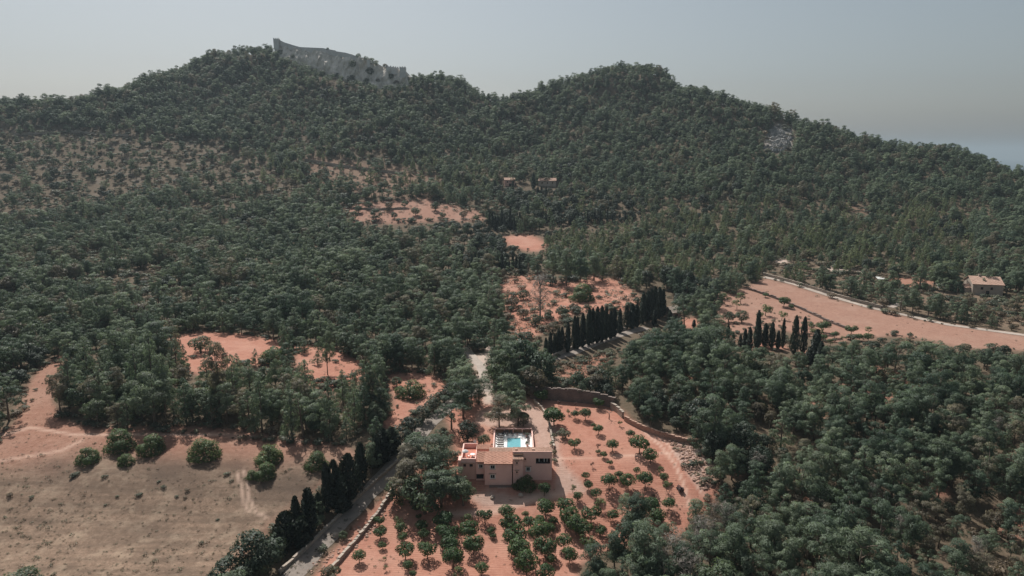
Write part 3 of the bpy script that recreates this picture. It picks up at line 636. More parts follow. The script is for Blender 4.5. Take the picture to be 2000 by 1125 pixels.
# ------------------------------------------------------------------ dry stone walls
def stone_wall(name, pts, h, th, label, mat, cat='wall', group=None, hs=None, block=(0.45, 0.26), coping=True):
    W3 = []
    for (ax, ay), (bx, by) in zip(pts[:-1], pts[1:]):
        for q in np.linspace(0, 1, 8, endpoint=False): W3.append(hit(ax + (bx - ax) * q, ay + (by - ay) * q)[:2])
    W3.append(hit(*pts[-1])[:2]); W3 = np.array(W3)
    for _ in range(2): W3[1:-1] = (W3[:-2] + 2 * W3[1:-1] + W3[2:]) / 4
    seg = np.hypot(*(W3[1:] - W3[:-1]).T); cum = np.concatenate([[0], np.cumsum(seg)]); Lt = cum[-1]
    e = thing(name, label, cat, (W3[0][0], W3[0][1], float(zt(*W3[0]))), 0, group); ox, oy, oz = e.location
    st = MB(); core = MB(); cop = MB(); bl, bh = block
    def at(s): return np.array([np.interp(s, cum, W3[:, 0]), np.interp(s, cum, W3[:, 1])])
    s = 0.0
    while s < Lt:
        p = at(s); p2 = at(min(Lt, s + bl)); d = p2 - p; ang = math.atan2(d[1], d[0]); hh = h if hs is None else float(np.interp(s / Lt, np.linspace(0, 1, len(hs)), hs))
        g0 = float(zt(*p)); k = 0; z = -0.1
        while z < hh:
            bh_ = bh * random.uniform(0.8, 1.25); lw = bl * random.uniform(0.8, 0.98); o_ = random.uniform(-0.05, 0.05) + (k % 2) * bl * 0.4
            c = at(min(Lt, max(0, s + bl / 2 + o_))); t2 = th * random.uniform(0.92, 1.1)
            st.box(c[0] - lw / 2 - ox, c[0] + lw / 2 - ox, c[1] - t2 / 2 - oy, c[1] + t2 / 2 - oy, g0 + z - oz, g0 + z + bh_ * 0.93 - oz, ang, j=0.025); z += bh_; k += 1
        core.box(p[0] - 0.02 - ox, p[0] + bl + 0.02 - ox, p[1] - th * 0.38 - oy, p[1] + th * 0.38 - oy, g0 - 0.3 - oz, g0 + hh - 0.08 - oz, ang, piv=(p[0] - ox, p[1] - oy))
        if coping and int(s / bl) % 2 == 0:
            c = at(min(Lt, s + bl)); cop.box(c[0] - bl * 0.95 - ox, c[0] + bl * 0.95 - ox, c[1] - th * 0.6 - oy, c[1] + th * 0.6 - oy, g0 + z + 0.01 - oz, g0 + z + 0.15 - oz, ang, j=0.03)
        s += bl
    core.obj('core', M['darkstone'], e); tag(st.obj('stonework', mat, e), kind='stuff')
    if coping: tag(cop.obj('coping', mat, e), kind='stuff')
    return e
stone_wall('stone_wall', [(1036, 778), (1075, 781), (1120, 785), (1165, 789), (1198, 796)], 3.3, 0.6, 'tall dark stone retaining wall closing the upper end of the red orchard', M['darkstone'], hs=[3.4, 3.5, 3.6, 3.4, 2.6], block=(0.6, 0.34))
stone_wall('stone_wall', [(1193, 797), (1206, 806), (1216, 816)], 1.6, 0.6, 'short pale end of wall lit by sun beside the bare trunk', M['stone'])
stone_wall('stone_wall', [(1220, 822), (1250, 838), (1290, 853), (1330, 864), (1362, 868)], 1.1, 0.5, 'long dry stone wall curving along the foot of the right wood', M['fieldstone'])
stone_wall('stone_wall', [(545, 1122), (600, 1072), (650, 1022), (700, 972), (745, 932), (775, 905)], 0.6, 0.45, 'low stone kerb wall between the cypresses and the lane', M['stone'])
stone_wall('stone_wall', [(640, 1125), (690, 1065), (735, 1010), (768, 958)], 0.7, 0.5, 'low stone edging wall between the lane bank and the orchard', M['stone'])
stone_wall('stone_wall', [(1078, 700), (1130, 676), (1180, 657), (1222, 644)], 0.9, 0.5, 'stone wall under the row of cypresses on the upper lane', M['stone'], block=(0.6, 0.3))
stone_wall('stone_wall', [(1490, 537), (1560, 556), (1640, 581), (1720, 602)], 0.9, 0.6, 'pale stone wall lining the dirt road by the ploughed field', M['stone'], block=(0.9, 0.4))
stone_wall('stone_wall', [(1463, 566), (1500, 578), (1560, 602), (1620, 630), (1660, 645)], 0.7, 0.6, 'dark terrace wall stepping down between the two right fields', M['darkstone'], block=(0.9, 0.4))
stone_wall('stone_wall', [(0, 264), (80, 262), (140, 258), (200, 264), (250, 266)], 1.4, 0.8, 'pale terrace wall high on the left slope', M['stone'], block=(1.6, 0.7))
stone_wall('stone_wall', [(595, 314), (650, 324), (720, 333), (790, 341)], 1.6, 0.8, 'pale terrace wall on the slope below the saddle', M['stone'], block=(1.6, 0.7))
stone_wall('stone_wall', [(610, 383), (660, 382), (720, 379)], 1.3, 0.8, 'grey terrace wall left of the far clearing', M['stone'], block=(1.6, 0.6))
stone_wall('stone_wall', [(690, 408), (740, 410), (790, 408)], 1.0, 0.8, 'low terrace wall inside the far clearing', M['stone'], block=(1.6, 0.5))
stone_wall('stone_wall', [(1043, 786), (1060, 803), (1072, 826), (1076, 850), (1082, 878)], 0.7, 0.4, 'low curved garden wall between the drive and the orchard', M['stone'])

# ------------------------------------------------------------------ villa
YF = 152.0
def zx(zx_, zy_, Y): return onY(870 + zx_ / 7.5, 820 + zy_ / 7.5, Y)
vx, vz = zx(985, 870, YF); VO = (vx, YF, 0.0)
villa = thing('villa', 'pink country villa with clay tile roofs and a walled roof terrace', 'house', VO)
def rel(m_):
    m_.v = [(x - VO[0], y - VO[1], z - VO[2]) for x, y, z in m_.v]; return m_
def vobj(m_, name, mat, parent=villa, label=None):
    o = rel(m_).obj(name, mat, parent)
    if parent is not villa: o.parent = parent
    if label: o['label'] = label
    return o
def facade(m_, x0, x1, z0, z1, y, ops, dep=0.3):
    xs = sorted({x0, x1, *[a for o_ in ops for a in o_[:2]]}); zs = sorted({z0, z1, *[a for o_ in ops for a in o_[2:4]]})
    for i in range(len(xs) - 1):
        for k in range(len(zs) - 1):
            cx, cz = (xs[i] + xs[i + 1]) / 2, (zs[k] + zs[k + 1]) / 2
            if any(o_[0] < cx < o_[1] and o_[2] < cz < o_[3] for o_ in ops): continue
            m_.quad((xs[i], y, zs[k]), (xs[i + 1], y, zs[k]), (xs[i + 1], y, zs[k + 1]), (xs[i], y, zs[k + 1]))
    for a, b_, c_, d_ in [o_[:4] for o_ in ops]:
        m_.quad((a, y, c_), (a, y, d_), (a, y + dep, d_), (a, y + dep, c_)); m_.quad((b_, y, d_), (b_, y, c_), (b_, y + dep, c_), (b_, y + dep, d_))
        m_.quad((a, y, c_), (a, y + dep, c_), (b_, y + dep, c_), (b_, y, c_)); m_.quad((a, y, d_), (b_, y, d_), (b_, y + dep, d_), (a, y + dep, d_))
def shell(m_, x0, x1, z0, z1, y0, y1, ops, top=True):
    facade(m_, x0, x1, z0, z1, y0, ops)
    m_.quad((x0, y1, z0), (x0, y0, z0), (x0, y0, z1), (x0, y1, z1)); m_.quad((x1, y0, z0), (x1, y1, z0), (x1, y1, z1), (x1, y0, z1)); m_.quad((x1, y1, z0), (x0, y1, z0), (x0, y1, z1), (x1, y1, z1))
    if top: m_.quad((x0, y0, z1), (x1, y0, z1), (x1, y1, z1), (x0, y1, z1))
def window(op, y, frame=True, shut=False, lintel=False, par=None):
    a, b_, c_, d_ = op[:4]; f_ = MB(); w = 0.14
    if frame:
        f_.box(a - w, a, y - 0.03, y + 0.1, c_ - w, d_ + w); f_.box(b_, b_ + w, y - 0.03, y + 0.1, c_ - w, d_ + w)
        f_.box(a + .002, b_ - .002, y - 0.028, y + 0.1, d_, d_ + w); f_.box(a + .002, b_ - .002, y - 0.028, y + 0.1, c_ - w, c_)
    mx = (a + b_) / 2; f_.box(a, a + 0.06, y + 0.16, y + 0.22, c_, d_); f_.box(b_ - 0.06, b_, y + 0.16, y + 0.22, c_, d_); f_.box(mx - 0.03, mx + 0.03, y + 0.16, y + 0.22, c_, d_)
    o = vobj(f_, 'window', M['white' if frame else 'wood'])
    p = MB(); p.box(a, b_, y + 0.23, y + 0.27, c_, d_); vobj(p, 'pane', M['dark'], o)
    s_ = MB(); s_.box(a - 0.2, b_ + 0.2, y - 0.12, y - 0.032, c_ - w - 0.08, c_ - w - 0.003); vobj(s_, 'sill', M['plaster2'], o)
    if lintel:
        l_ = MB(); l_.box(a - 0.35, b_ + 0.35, y - 0.32, y + 0.0, d_ + w + 0.12, d_ + w + 0.24); vobj(l_, 'hood', M['oldtile'], o)
    return o
def op_at(x0, x1, y0, y1, Y):
    a, zt_ = zx(x0, y0, Y); b_, _ = zx(x1, y0, Y); _, zb = zx(x0, y1, Y); return (a, b_, zb, zt_)
def tiled_roof(quad, name, mat, pitch=0.32, par=villa, label=None, thick=0.16):
    """quad: eave-left, eave-right, ridge-right, ridge-left. Rows of barrel tiles run from ridge to eave."""
    e0, e1, r1, r0 = [np.array(q, float) for q in quad]; m_ = MB(); wdt = np.linalg.norm(e1 - e0); nn = max(3, int(wdt / pitch)); rows = 10
    nrm = np.cross(e1 - e0, r0 - e0); nrm /= np.linalg.norm(nrm); cols_ = nn * 4; g = []
    for i in range(rows * 2):
        t_ = (i // 2 + (i % 2) * 0.999) / rows; row = []
        for k in range(cols_ + 1):
            q = k / cols_; p = (e0 + (e1 - e0) * q) * (1 - t_) + (r0 + (r1 - r0) * q) * t_
            bmp = 0.075 * math.sin(math.pi * (k % 4) / 4 * 1.0) if True else 0
            lift = 0.045 * (1 - (i % 2)) + 0.015 * math.sin(k * 12.9898 + (i // 2) * 78.233)
            row.append(len(m_.v)); m_.v.append(tuple(p + nrm * (bmp + lift)))
        g.append(row)
    for a, b_ in zip(g[:-1], g[1:]):
        for k in range(cols_): m_.f.append((a[k], a[k + 1], b_[k + 1], b_[k]))
    k0 = len(m_.v); dn = -nrm * thick
    m_.v += [tuple(q + dn) for q in (e0, e1, r1, r0)] + [tuple(q - nrm * 0.01) for q in (e0, e1, r1, r0)]
    m_.f += [(k0 + 3, k0 + 2, k0 + 1, k0)] + [(k0 + i, k0 + (i + 1) % 4, k0 + 4 + (i + 1) % 4, k0 + 4 + i) for i in range(4)] + [(k0 + 4, k0 + 5, k0 + 6, k0 + 7)]
    return m_
# main block
Ym, Ya, Yt, Yr = 150.4, 151.9, 152.3, 152.0
x0, zev = zx(575, 652, Ym); x1, _ = zx(975, 652, Ym); YR = 154.4; ridge_l, ridge_z = zx(470, 466, YR); ridge_r, _ = zx(985, 466, YR)
ops = [op_at(660, 723, 668, 716, Ym), op_at(660, 723, 806, 856, Ym)]
w = MB(); shell(w, x0, x1, -2.2, zev, Ym, 158.0, ops); vobj(w, 'wall', M['plaster'], label='main pink wall with two stacked windows')
for o_ in ops: window(o_, Ym, True, lintel=True)
# annex with one window
xa0, zea = zx(447, 620, Ya); opa = [op_at(490, 545, 655, 702, Ya), op_at(452, 560, 795, 868, Ya)]
w = MB(); shell(w, xa0, x0 - 0.004, -2.2, zea, Ya, 157.9, opa); vobj(w, 'wall', M['plaster'], label='recessed wall left of the main block with a dark ground floor opening')
window(opa[0], Ya, True, lintel=True); dk = MB(); dk.box(opa[1][0], opa[1][1], Ya + 0.31, Ya + 0.4, opa[1][2], opa[1][3]); vobj(dk, 'door', M['dark'])
# mono pitch roofs
xl, _ = zx(455, 618, Ya - 0.4); _, z_ = zx(455, 618, Ya - 0.4); xm, _ = zx(565, 648, Ym - 0.45); xr, zm_ = zx(985, 648, Ym - 0.45)
split_x = xm + 0.0
vobj(tiled_roof([(xl, Ya - 0.4, z_), (split_x, Ya - 0.4, z_), (split_x, YR, ridge_z), (ridge_l, YR, ridge_z)], '', 0), 'roof', M['rooftile'], label='short left slope of the tiled roof')
vobj(tiled_roof([(split_x + .01, Ym - 0.45, zm_), (xr, Ym - 0.45, zm_), (ridge_r, YR, ridge_z), (split_x + .01, YR, ridge_z)], '', 0), 'roof', M['rooftile'], label='large tiled slope over the main block')
# gable side of main roof
w = MB(); w.v += [(x1, Ym, zev - 0.1), (x1, YR, zev - 0.1), (x1, YR, ridge_z - 0.2), (x1, Ym, zev)]; w.f.append((0, 1, 2, 3)); w.box(x0, x1 - 0.01, YR - 0.3, YR, zev - 0.1, ridge_z - 0.05); vobj(w, 'wall', M['plaster'])
# rear roofs
rx0, _ = zx(640, 440, 155.5); rx1, _ = zx(1270, 440, 155.5); _, zrr = zx(640, 464, YR + 0.15)
zrr = ridge_z - 0.02; yb = (zrr + 0.05 - CAMZ) / ray(900, 874.6)[1]
w = MB(); w.box(rx0, rx1, YR + 0.25, yb, 0, zrr - 0.2); vobj(w, 'wall', M['plaster2'])
vobj(tiled_roof([(rx0, YR + 0.05, zrr), (rx1, YR + 0.05, zrr), (rx1, yb, zrr + 0.12), (rx0, yb, zrr + 0.12)], '', 0), 'roof', M['oldtile'], label='pale tiled strip of roof towards the pool')
# penthouse roof on the terrace
px0, pz = zx(455, 430, 156.6); px1, _ = zx(650, 430, 156.6); yb2 = (pz + 0.1 - CAMZ) / ray(900, 868.8)[1]
w = MB(); w.box(px0 + 0.1, px1 - 0.1, 156.9, yb2 - 0.1, 2, pz - 0.12); vobj(w, 'wall', M['plaster2'])
vobj(tiled_roof([(px0, 156.6, pz), (px1, 156.6, pz), (px1, yb2, pz + 0.15), (px0, yb2, pz + 0.15)], '', 0), 'roof', M['rooftile'], label='small tiled roof behind the terrace')
# terrace block with parapets
tx0, tz = zx(228, 572, Yt); tx1, _ = zx(445, 572, Yt); ytb = (tz + 0.1 - CAMZ) / ray(900, 866.8)[1]
opt = [op_at(262, 300, 648, 690, Yt), op_at(352, 400, 648, 690, Yt)]
w = MB(); shell(w, tx0, tx1, -2.2, tz - 0.95, Yt, ytb, opt); vobj(w, 'wall', M['plaster2'], label='wall under the roof terrace')
for o_ in opt: window(o_, Yt, False, lintel=True)
w = MB(); w.box(tx0 + .25, tx1 - .2, Yt + 0.25, ytb - .25, tz - 0.945, tz - 0.9); vobj(w, 'terrace_floor', M['redfloor'])
w = MB(); w.box(tx0, tx1, Yt - 0.003, Yt + 0.25, tz - 0.95, tz); w.box(tx0, tx0 + 0.25, Yt + 0.252, ytb, tz - 0.95, tz + 0.15); w.box(tx0 + .252, tx1 + 0.0, ytb - 0.25, ytb, tz - 0.95, tz + 0.3); w.box(tx1 - 0.2, tx1, Yt + 0.252, ytb - .252, tz - 0.95, tz - 0.1); vobj(w, 'parapet', M['plaster'])
w = MB(); w.box(tx0 - 0.02, tx1 + 0.02, Yt - 0.03, Yt + 0.28, tz + 0.002, tz + 0.06); w.box(tx0 - 0.03, tx0 + 0.28, Yt + 0.282, ytb, tz + 0.152, tz + 0.21); vobj(w, 'coping', M['plaster'])
w = MB(); w.box(tx0 - 0.75, tx0 - 0.004, Yt + 0.6, Yt + 3.0, -2, tz - 0.6); vobj(w, 'stair_wall', M['plaster'])
# stair tower
Ys = YF - 1.55; sx0, szt = zx(990, 578, Ys); sx1, _ = zx(1138, 578, Ys)
ops = [op_at(1035, 1058, 620, 648, Ys), op_at(1035, 1058, 755, 783, Ys)]
w = MB(); shell(w, sx0, sx1, -2.2, szt, Ys, 152.3, ops); vobj(w, 'wall', M['plaster'], label='narrow stair tower wall with two small windows')
for o_ in ops: window(o_, Ys, False, lintel=True)
ysb = YF - 0.02; _, zsb = zx(1000, 522, ysb)
vobj(tiled_roof([(sx0 - .1, Ys - 0.2, szt + 0.02), (sx1 + .1, Ys - 0.2, szt + 0.02), (sx1 + .1, ysb, max(szt + 0.15, zsb)), (sx0 - .1, ysb, max(szt + 0.15, zsb))], '', 0), 'roof', M['oldtile'], label='little roof over the stair tower')
# right block with loggia
bx0, bzt = zx(1138, 472, Yr); bx1, _ = zx(1562, 472, Yr)
_, bzl = zx(985, 472, Yr)
ops = [op_at(1155, 1180, 565, 592, Yr), op_at(1185, 1238, 695, 748, Yr), op_at(1325, 1535, 565, 645, Yr)]
w = MB(); facade(w, sx0 - 0.05, bx1, -2.2, bzt, Yr, [*ops, (sx0 - 0.05, sx1 - .02, -2.2, szt - 0.1)])
w.quad((bx1, Yr, -2.2), (bx1, 157.2, -2.2), (bx1, 157.2, bzt - 1.1), (bx1, Yr, bzt)); w.quad((bx1, 157.2, -2.2), (sx0, 157.2, -2.2), (sx0, 157.2, bzt - 1.1), (bx1, 157.2, bzt - 1.1))
w.quad((sx0 - .05, 157.2, 0), (sx0 - .05, Yr, 0), (sx0 - .05, Yr, bzt), (sx0 - .05, 157.2, bzt - 1.1)); vobj(w, 'wall', M['plaster'], label='long right wing wall with a deep open loggia')
window(ops[0], Yr, False); window(ops[1], Yr, True, lintel=True)
a, b_, c_, d_ = ops[2]; lg = MB(); lg.box(a - 0.3, b_ + 0.05, Yr + 2.6, Yr + 2.7, c_ - 0.3, d_ + 0.3); lg.box(a - 0.1, b_, Yr + 0.31, Yr + 2.6, c_ - 0.15, c_ - 0.05); lg.box(a - 0.1, b_, Yr + 0.31, Yr + 2.6, d_ + 0.05, d_ + 0.15); lg.box(a - .2, a - .1, Yr + .31, Yr + 2.6, c_ - .05, d_ + .05)
lo = vobj(lg, 'loggia', M['dark'])
for q, wd in ((0.24, 0.12), (0.60, 0.12), (0.80, 0.10)):
    p = MB(); xx = a + (b_ - a) * q; p.box(xx - wd, xx + wd, Yr + 1.2, Yr + 1.42, c_ - 0.05, d_ + 0.05); vobj(p, 'pier', M['white'], lo)
p = MB(); xa, xb = a + (b_ - a) * 0.24, a + (b_ - a) * 0.60; cx_ = (xa + xb) / 2; rr0 = (xb - xa) / 2 - 0.12
for i in range(8):
    a0, a1 = math.pi * i / 8, math.pi * (i + 1) / 8; zc = d_ - 0.45
    q0 = (cx_ + rr0 * math.cos(a0), zc + 0.45 * math.sin(a0)); q1 = (cx_ + rr0 * math.cos(a1), zc + 0.45 * math.sin(a1))
    p.quad((q0[0], Yr + 1.25, q0[1]), (q0[0], Yr + 1.25, d_ + .04), (q1[0], Yr + 1.25, d_ + .04), (q1[0], Yr + 1.25, q1[1]))
vobj(p, 'arch', M['white'], lo)
p = MB(); p.box(a, b_, Yr + 0.06, Yr + 0.14, c_ + 0.42, c_ + 0.47)
for i in range(12): xx = a + (b_ - a) * i / 11; p.box(xx - 0.015, xx + 0.015, Yr + 0.08, Yr + 0.12, c_, c_ + 0.42)
vobj(p, 'railing', M['metal'], lo)
vobj(tiled_roof([(sx0 - 0.1, Yr + 0.28, bzt - 0.02), (bx1 + 0.1, Yr + 0.28, bzt - 0.02), (bx1 + 0.1, Yr + 3.0, bzt - 0.12), (sx0 - .1, Yr + 3.0, bzt - 0.12)], '', 0), 'roof', M['oldtile'], label='flat tiled roof over the right wing')
w = MB(); w.box(sx0 - 0.05, bx1, Yr + .004, Yr + 0.26, bzt + .002, bzt + 0.1); vobj(w, 'coping', M['plaster2'])
w = MB(); w.box(sx0, sx1, Ys + 1.2, Yr + 0.1, 0, 0.01)
for zx_, wd in ((1035, 0.22), (1285, 0.26)):
    cx_, cz_ = zx(zx_, 460, 153.2); c = MB(); c.box(cx_ - wd, cx_ + wd, 153.0, 153.4, cz_ - 0.6, cz_ + 0.55); ch = vobj(c, 'chimney', M['plaster2'])
    c = MB(); c.box(cx_ - wd - 0.08, cx_ + wd + 0.08, 152.92, 153.48, cz_ + 0.552, cz_ + 0.64); vobj(c, 'cap', M['oldtile'], ch)
# awning beam under the tower roof
w = MB(); ax0, az0 = zx(995, 505, Yr - 0.35); ax1, _ = zx(1140, 505, Yr - 0.35); w.box(ax0, ax1, Yr - 0.5, Yr - 0.01, az0 - 0.08, az0 + 0.05); vobj(w, 'beam', M['wood'])
# retaining wall and lower court
ct0, cty = onZ(955, 972, -2.6); c1_, _ = onZ(1018, 972, -2.6)
ret = thing('retaining_wall', 'shaded retaining wall under the villa with a white framed gate', 'wall', (ct0, 149.0, -2.6))
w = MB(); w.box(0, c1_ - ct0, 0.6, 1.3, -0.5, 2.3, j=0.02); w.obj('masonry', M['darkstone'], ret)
gx0, gz0 = onY(972.5, 969, 149.0); gx1, gz1 = onY(987, 957, 149.0)
g_x, g_w, g_h = gx0 - ct0, gx1 - gx0, 1.9
fr = MB(); fr.box(g_x, g_x + 0.1, 0.45, 0.59, 0, g_h); fr.box(g_x + g_w - 0.1, g_x + g_w, 0.45, 0.59, 0, g_h); fr.box(g_x + g_w / 2 - 0.05, g_x + g_w / 2 + 0.05, 0.45, 0.59, 0, g_h); fr.box(g_x - .1, g_x + g_w + .1, 0.44, 0.595, g_h + .002, g_h + 0.12)
go_ = fr.obj('gate_frame', M['white'], ret); fr = MB(); fr.box(g_x + 0.1, g_x + g_w * 0.5, 0.5, 0.56, 0.15, 1.2); fr.obj('gate_panel', M['white'], go_)
fr = MB(); fr.box(g_x + 0.1, g_x + g_w - 0.1, 0.57, 0.595, 0, g_h); fr.obj('door', M['dark'], ret)
# roof terrace things
tfz = tz - 0.9
def on_terrace(zx_, zy_): return onZ(870 + zx_ / 7.5, 820 + zy_ / 7.5, tfz)
ux, uy = on_terrace(300, 560); uy = min(max(uy, Yt + 1.2), ytb - 2)
um = thing('parasol', 'white parasol half folded on the roof terrace', 'parasol', (zx(292, 520, uy)[0], uy, tfz))
MB().tube([(0, 0, 0), (0, 0, 2.1)], [0.03, 0.03], 6).obj('pole', M['metal'], um)
MB().lathe([(0.02, 2.25), (0.4, 2.05), (0.8, 1.7), (0.82, 1.62), (0.4, 1.85), (0.03, 1.95)], seg=10).obj('canopy', M['white'], um, True)
MB().lathe([(0.001, 0.1), (0.25, 0.1), (0.28, 0.0)], seg=12).obj('base', M['metal'], um)
tb = thing('table', 'round pale table beside the parasol on the roof terrace', 'table', (zx(395, 540, uy)[0], uy + 0.6, tfz))
MB().lathe([(0.001, 0.76), (0.62, 0.76), (0.62, 0.72), (0.001, 0.72)], seg=16).obj('tabletop', M['white'], tb); MB().tube([(0, 0, 0), (0, 0, 0.72)], [0.06, 0.05], 8).obj('pedestal', M['metal'], tb)
MB().lathe([(0.001, 0.04), (0.3, 0.04), (0.32, 0)], seg=12).obj('base', M['metal'], tb)
for k, (dx, dy, a, lb) in enumerate(((-0.95, -0.2, 0.2, 'left'), (0.6, -0.65, 2.2, 'front right'))):
    ch = thing('chair', 'pale terrace chair on the %s side of the round table' % lb, 'chair', (tb.location[0] + dx, tb.location[1] + dy, tfz), a)
    MB().box(-0.24, 0.24, -0.24, 0.24, 0.42, 0.46).obj('seat', M['white'], ch); MB().box(-0.24, -0.20, -0.24, 0.24, 0.462, 0.9).obj('backrest', M['white'], ch)
    for sx in (-0.2, 0.2):
        for sy in (-0.2, 0.2): MB().box(sx - 0.02, sx + 0.02, sy - 0.02, sy + 0.02, 0, 0.418).obj('leg', M['metal'], ch)
dx_, dz_ = zx(430, 345, ytb - 0.1)
sdish = thing('satellite_dish', 'small white satellite dish on the terrace back wall', 'satellite dish', (dx_, ytb - 0.12, tz + 0.3), 0.3)
MB().tube([(0, 0, 0), (0, 0, 0.5)], [0.025, 0.025], 6).obj('mast', M['metal'], sdish); d_m = MB().lathe([(0.02, 0.0), (0.2, 0.04), (0.36, 0.12)], seg=14); d_o = d_m.obj('dish', M['white'], sdish, True); d_o.location = (0, -0.03, 0.55); d_o.rotation_euler = (R_(65), 0, 0)

# ------------------------------------------------------------------ pool and deck
PZ = 3.4
def pz_(zx_, zy_): return onZ(870 + zx_ / 7.5, 820 + zy_ / 7.5, PZ)
d0x, dby = pz_(728, 192); d1x = pz_(1258, 192)[0]; dfy = 158.4
p0x, pby = pz_(905, 262); p1x, pfy = pz_(1105, 405); pfy -= 0.8
w = MB()
for a in ((d0x, p0x, dfy, dby), (p1x, d1x, dfy, dby), (p0x, p1x, dfy, pfy), (p0x, p1x, pby, dby)): w.box(a[0], a[1], a[2], a[3], PZ - 2.5, PZ)
tag(w.obj('pool_deck', M['white']), kind='structure')
pool = thing('swimming_pool', 'small turquoise swimming pool with pale stone coping', 'swimming pool', ((p0x + p1x) / 2, (pfy + pby) / 2, PZ))
hx, hy = (p1x - p0x) / 2, (pby - pfy) / 2
MB().box(-hx + .01, hx - .01, -hy + .01, hy - .01, -1.3, -0.14).obj('water', M['water'], pool)
w = MB(); cw = 0.35
w.box(-hx - cw, -hx + .02, -hy - cw, hy + cw, .004, .05); w.box(hx - .02, hx + cw, -hy - cw, hy + cw, .004, .05); w.box(-hx + .022, hx - .022, hy - .02, hy + cw, .004, .05); w.box(-hx + .022, hx - .022, -hy - cw, -hy + .02, .004, .05); w.obj('coping', M['white'], pool)
w = MB(); 
for sx in (-0.2, 0.2): w.tube([(hx * 0.4 + sx, hy + 0.35, 0.04), (hx * 0.4 + sx, hy + 0.3, 0.75), (hx * 0.4 + sx, hy - 0.15, 0.7), (hx * 0.4 + sx, hy - 0.2, -0.5)], [0.025] * 4, 6)
w.obj('ladder', M['metal'], pool)
# fence wall behind with posts and a beam
bw = thing('pool_wall', 'brown plastered wall with a pale rail along the back of the pool', 'wall', (d0x, dby, PZ))
Lw = d1x - d0x
MB().box(0, Lw, 0.05, 0.3, -2.5, 1.05).obj('wall_panel', M['wood'], bw)
MB().box(-0.1, Lw + 0.1, 0.0, 0.35, 1.052, 1.2).obj('coping', M['plaster'], bw)
for q in range(5): xx = Lw * q / 4; MB().box(xx - 0.12, xx + 0.12, -0.06, 0.04, 0, 1.05).obj('post', M['plaster2'], bw)
for nm, xw, lb in (('pool_wall', d0x - 0.15, 'low pink wall along the left side of the pool deck'), ('pool_wall', d1x + 0.15, 'low pink wall along the right side of the pool deck')):
    s_ = thing(nm, lb, 'wall', (xw, dfy, PZ)); MB().box(-0.12, 0.12, 3.0, dby - dfy, -2.5, 0.75).obj('wall_panel', M['plaster'], s_); MB().box(-0.16, 0.16, 2.95, dby - dfy - 0.01, 0.752, 0.84).obj('coping', M['plaster'], s_)
lp_x, lp_y = onZ(971, 843, PZ)
lp = thing('lamp_post', 'slim lamp post at the back left corner of the pool deck', 'lamp post', (lp_x, dby + 0.7, 3.2)); hgt = CAMZ + ray(971, 806)[1] * (dby + 0.7) - 3.2
MB().tube([(0, 0, -0.3), (0, 0, hgt)], [0.07, 0.045], 8).obj('post', M['metal'], lp); MB().box(-0.25, 0.25, -0.1, 0.1, hgt + 0.002, hgt + 0.14).obj('lamp_head', M['white'], lp)
def sunbed(x, y, rz, label, group='sunbeds around the pool'):
    e = thing('sunbed', label, 'sunbed', (x, y, PZ + 0.002), rz, group)
    MB().box(-0.95, 0.45, -0.33, 0.33, 0.3, 0.36).obj('frame', M['white'], e); MB().box(-0.93, 0.43, -0.29, 0.29, 0.362, 0.44).obj('cushion', M['lounger'], e)
    b2 = MB(); b2.v += [(0.45, -0.31, 0.36), (0.45, 0.31, 0.36), (1.0, 0.31, 0.78), (1.0, -0.31, 0.78), (0.45, -0.31, 0.30), (0.45, 0.31, 0.30), (1.0, 0.31, 0.72), (1.0, -0.31, 0.72)]; b2.f += [(0, 3, 2, 1), (4, 5, 6, 7), (0, 1, 5, 4), (2, 3, 7, 6), (1, 2, 6, 5), (3, 0, 4, 7)]; b2.obj('backrest', M['lounger'], e)
    for sx in (-0.85, 0.38):
        for sy in (-0.28, 0.28): MB().box(sx - 0.025, sx + 0.025, sy - 0.025, sy + 0.025, 0, 0.298).obj('leg', M['white'], e)
ords = ['first', 'second', 'third', 'fourth', 'fifth', 'sixth', 'seventh', 'eighth', 'ninth', 'tenth', 'eleventh', 'twelfth', 'thirteenth', 'fourteenth', 'fifteenth', 'sixteenth', 'seventeenth', 'eighteenth', 'nineteenth', 'twentieth']
ords += ['twenty-' + o for o in ords[:9]] + ['thirtieth'] + ['thirty-' + o for o in ords[:9]] + ['fortieth'] + ['forty-' + o for o in ords[:9]] + ['fiftieth'] + ['fifty-' + o for o in ords[:9]] + ['sixtieth'] + ['sixty-' + o for o in ords[:9]] + ['%dth' % q for q in range(70, 400)]
for k, zy_ in enumerate((252, 285, 318, 350, 385)):
    x, y = pz_(798, zy_); sunbed(x, y, math.pi + random.uniform(-0.06, 0.06), 'dark cushioned sunbed left of the pool, %s from the back' % ords[k])
for k, (q, lb) in enumerate(((850, 'back left'), (905, 'middle of the back'), (975, 'right of the middle'))):
    x, y = pz_(q, 214); sunbed(x, y, R_(75) + k * 0.25, 'dark sunbed behind the pool, %s' % lb)
x, y = pz_(1215, 300); sunbed(x, y, R_(88), 'pale framed sunbed on the right side of the pool')
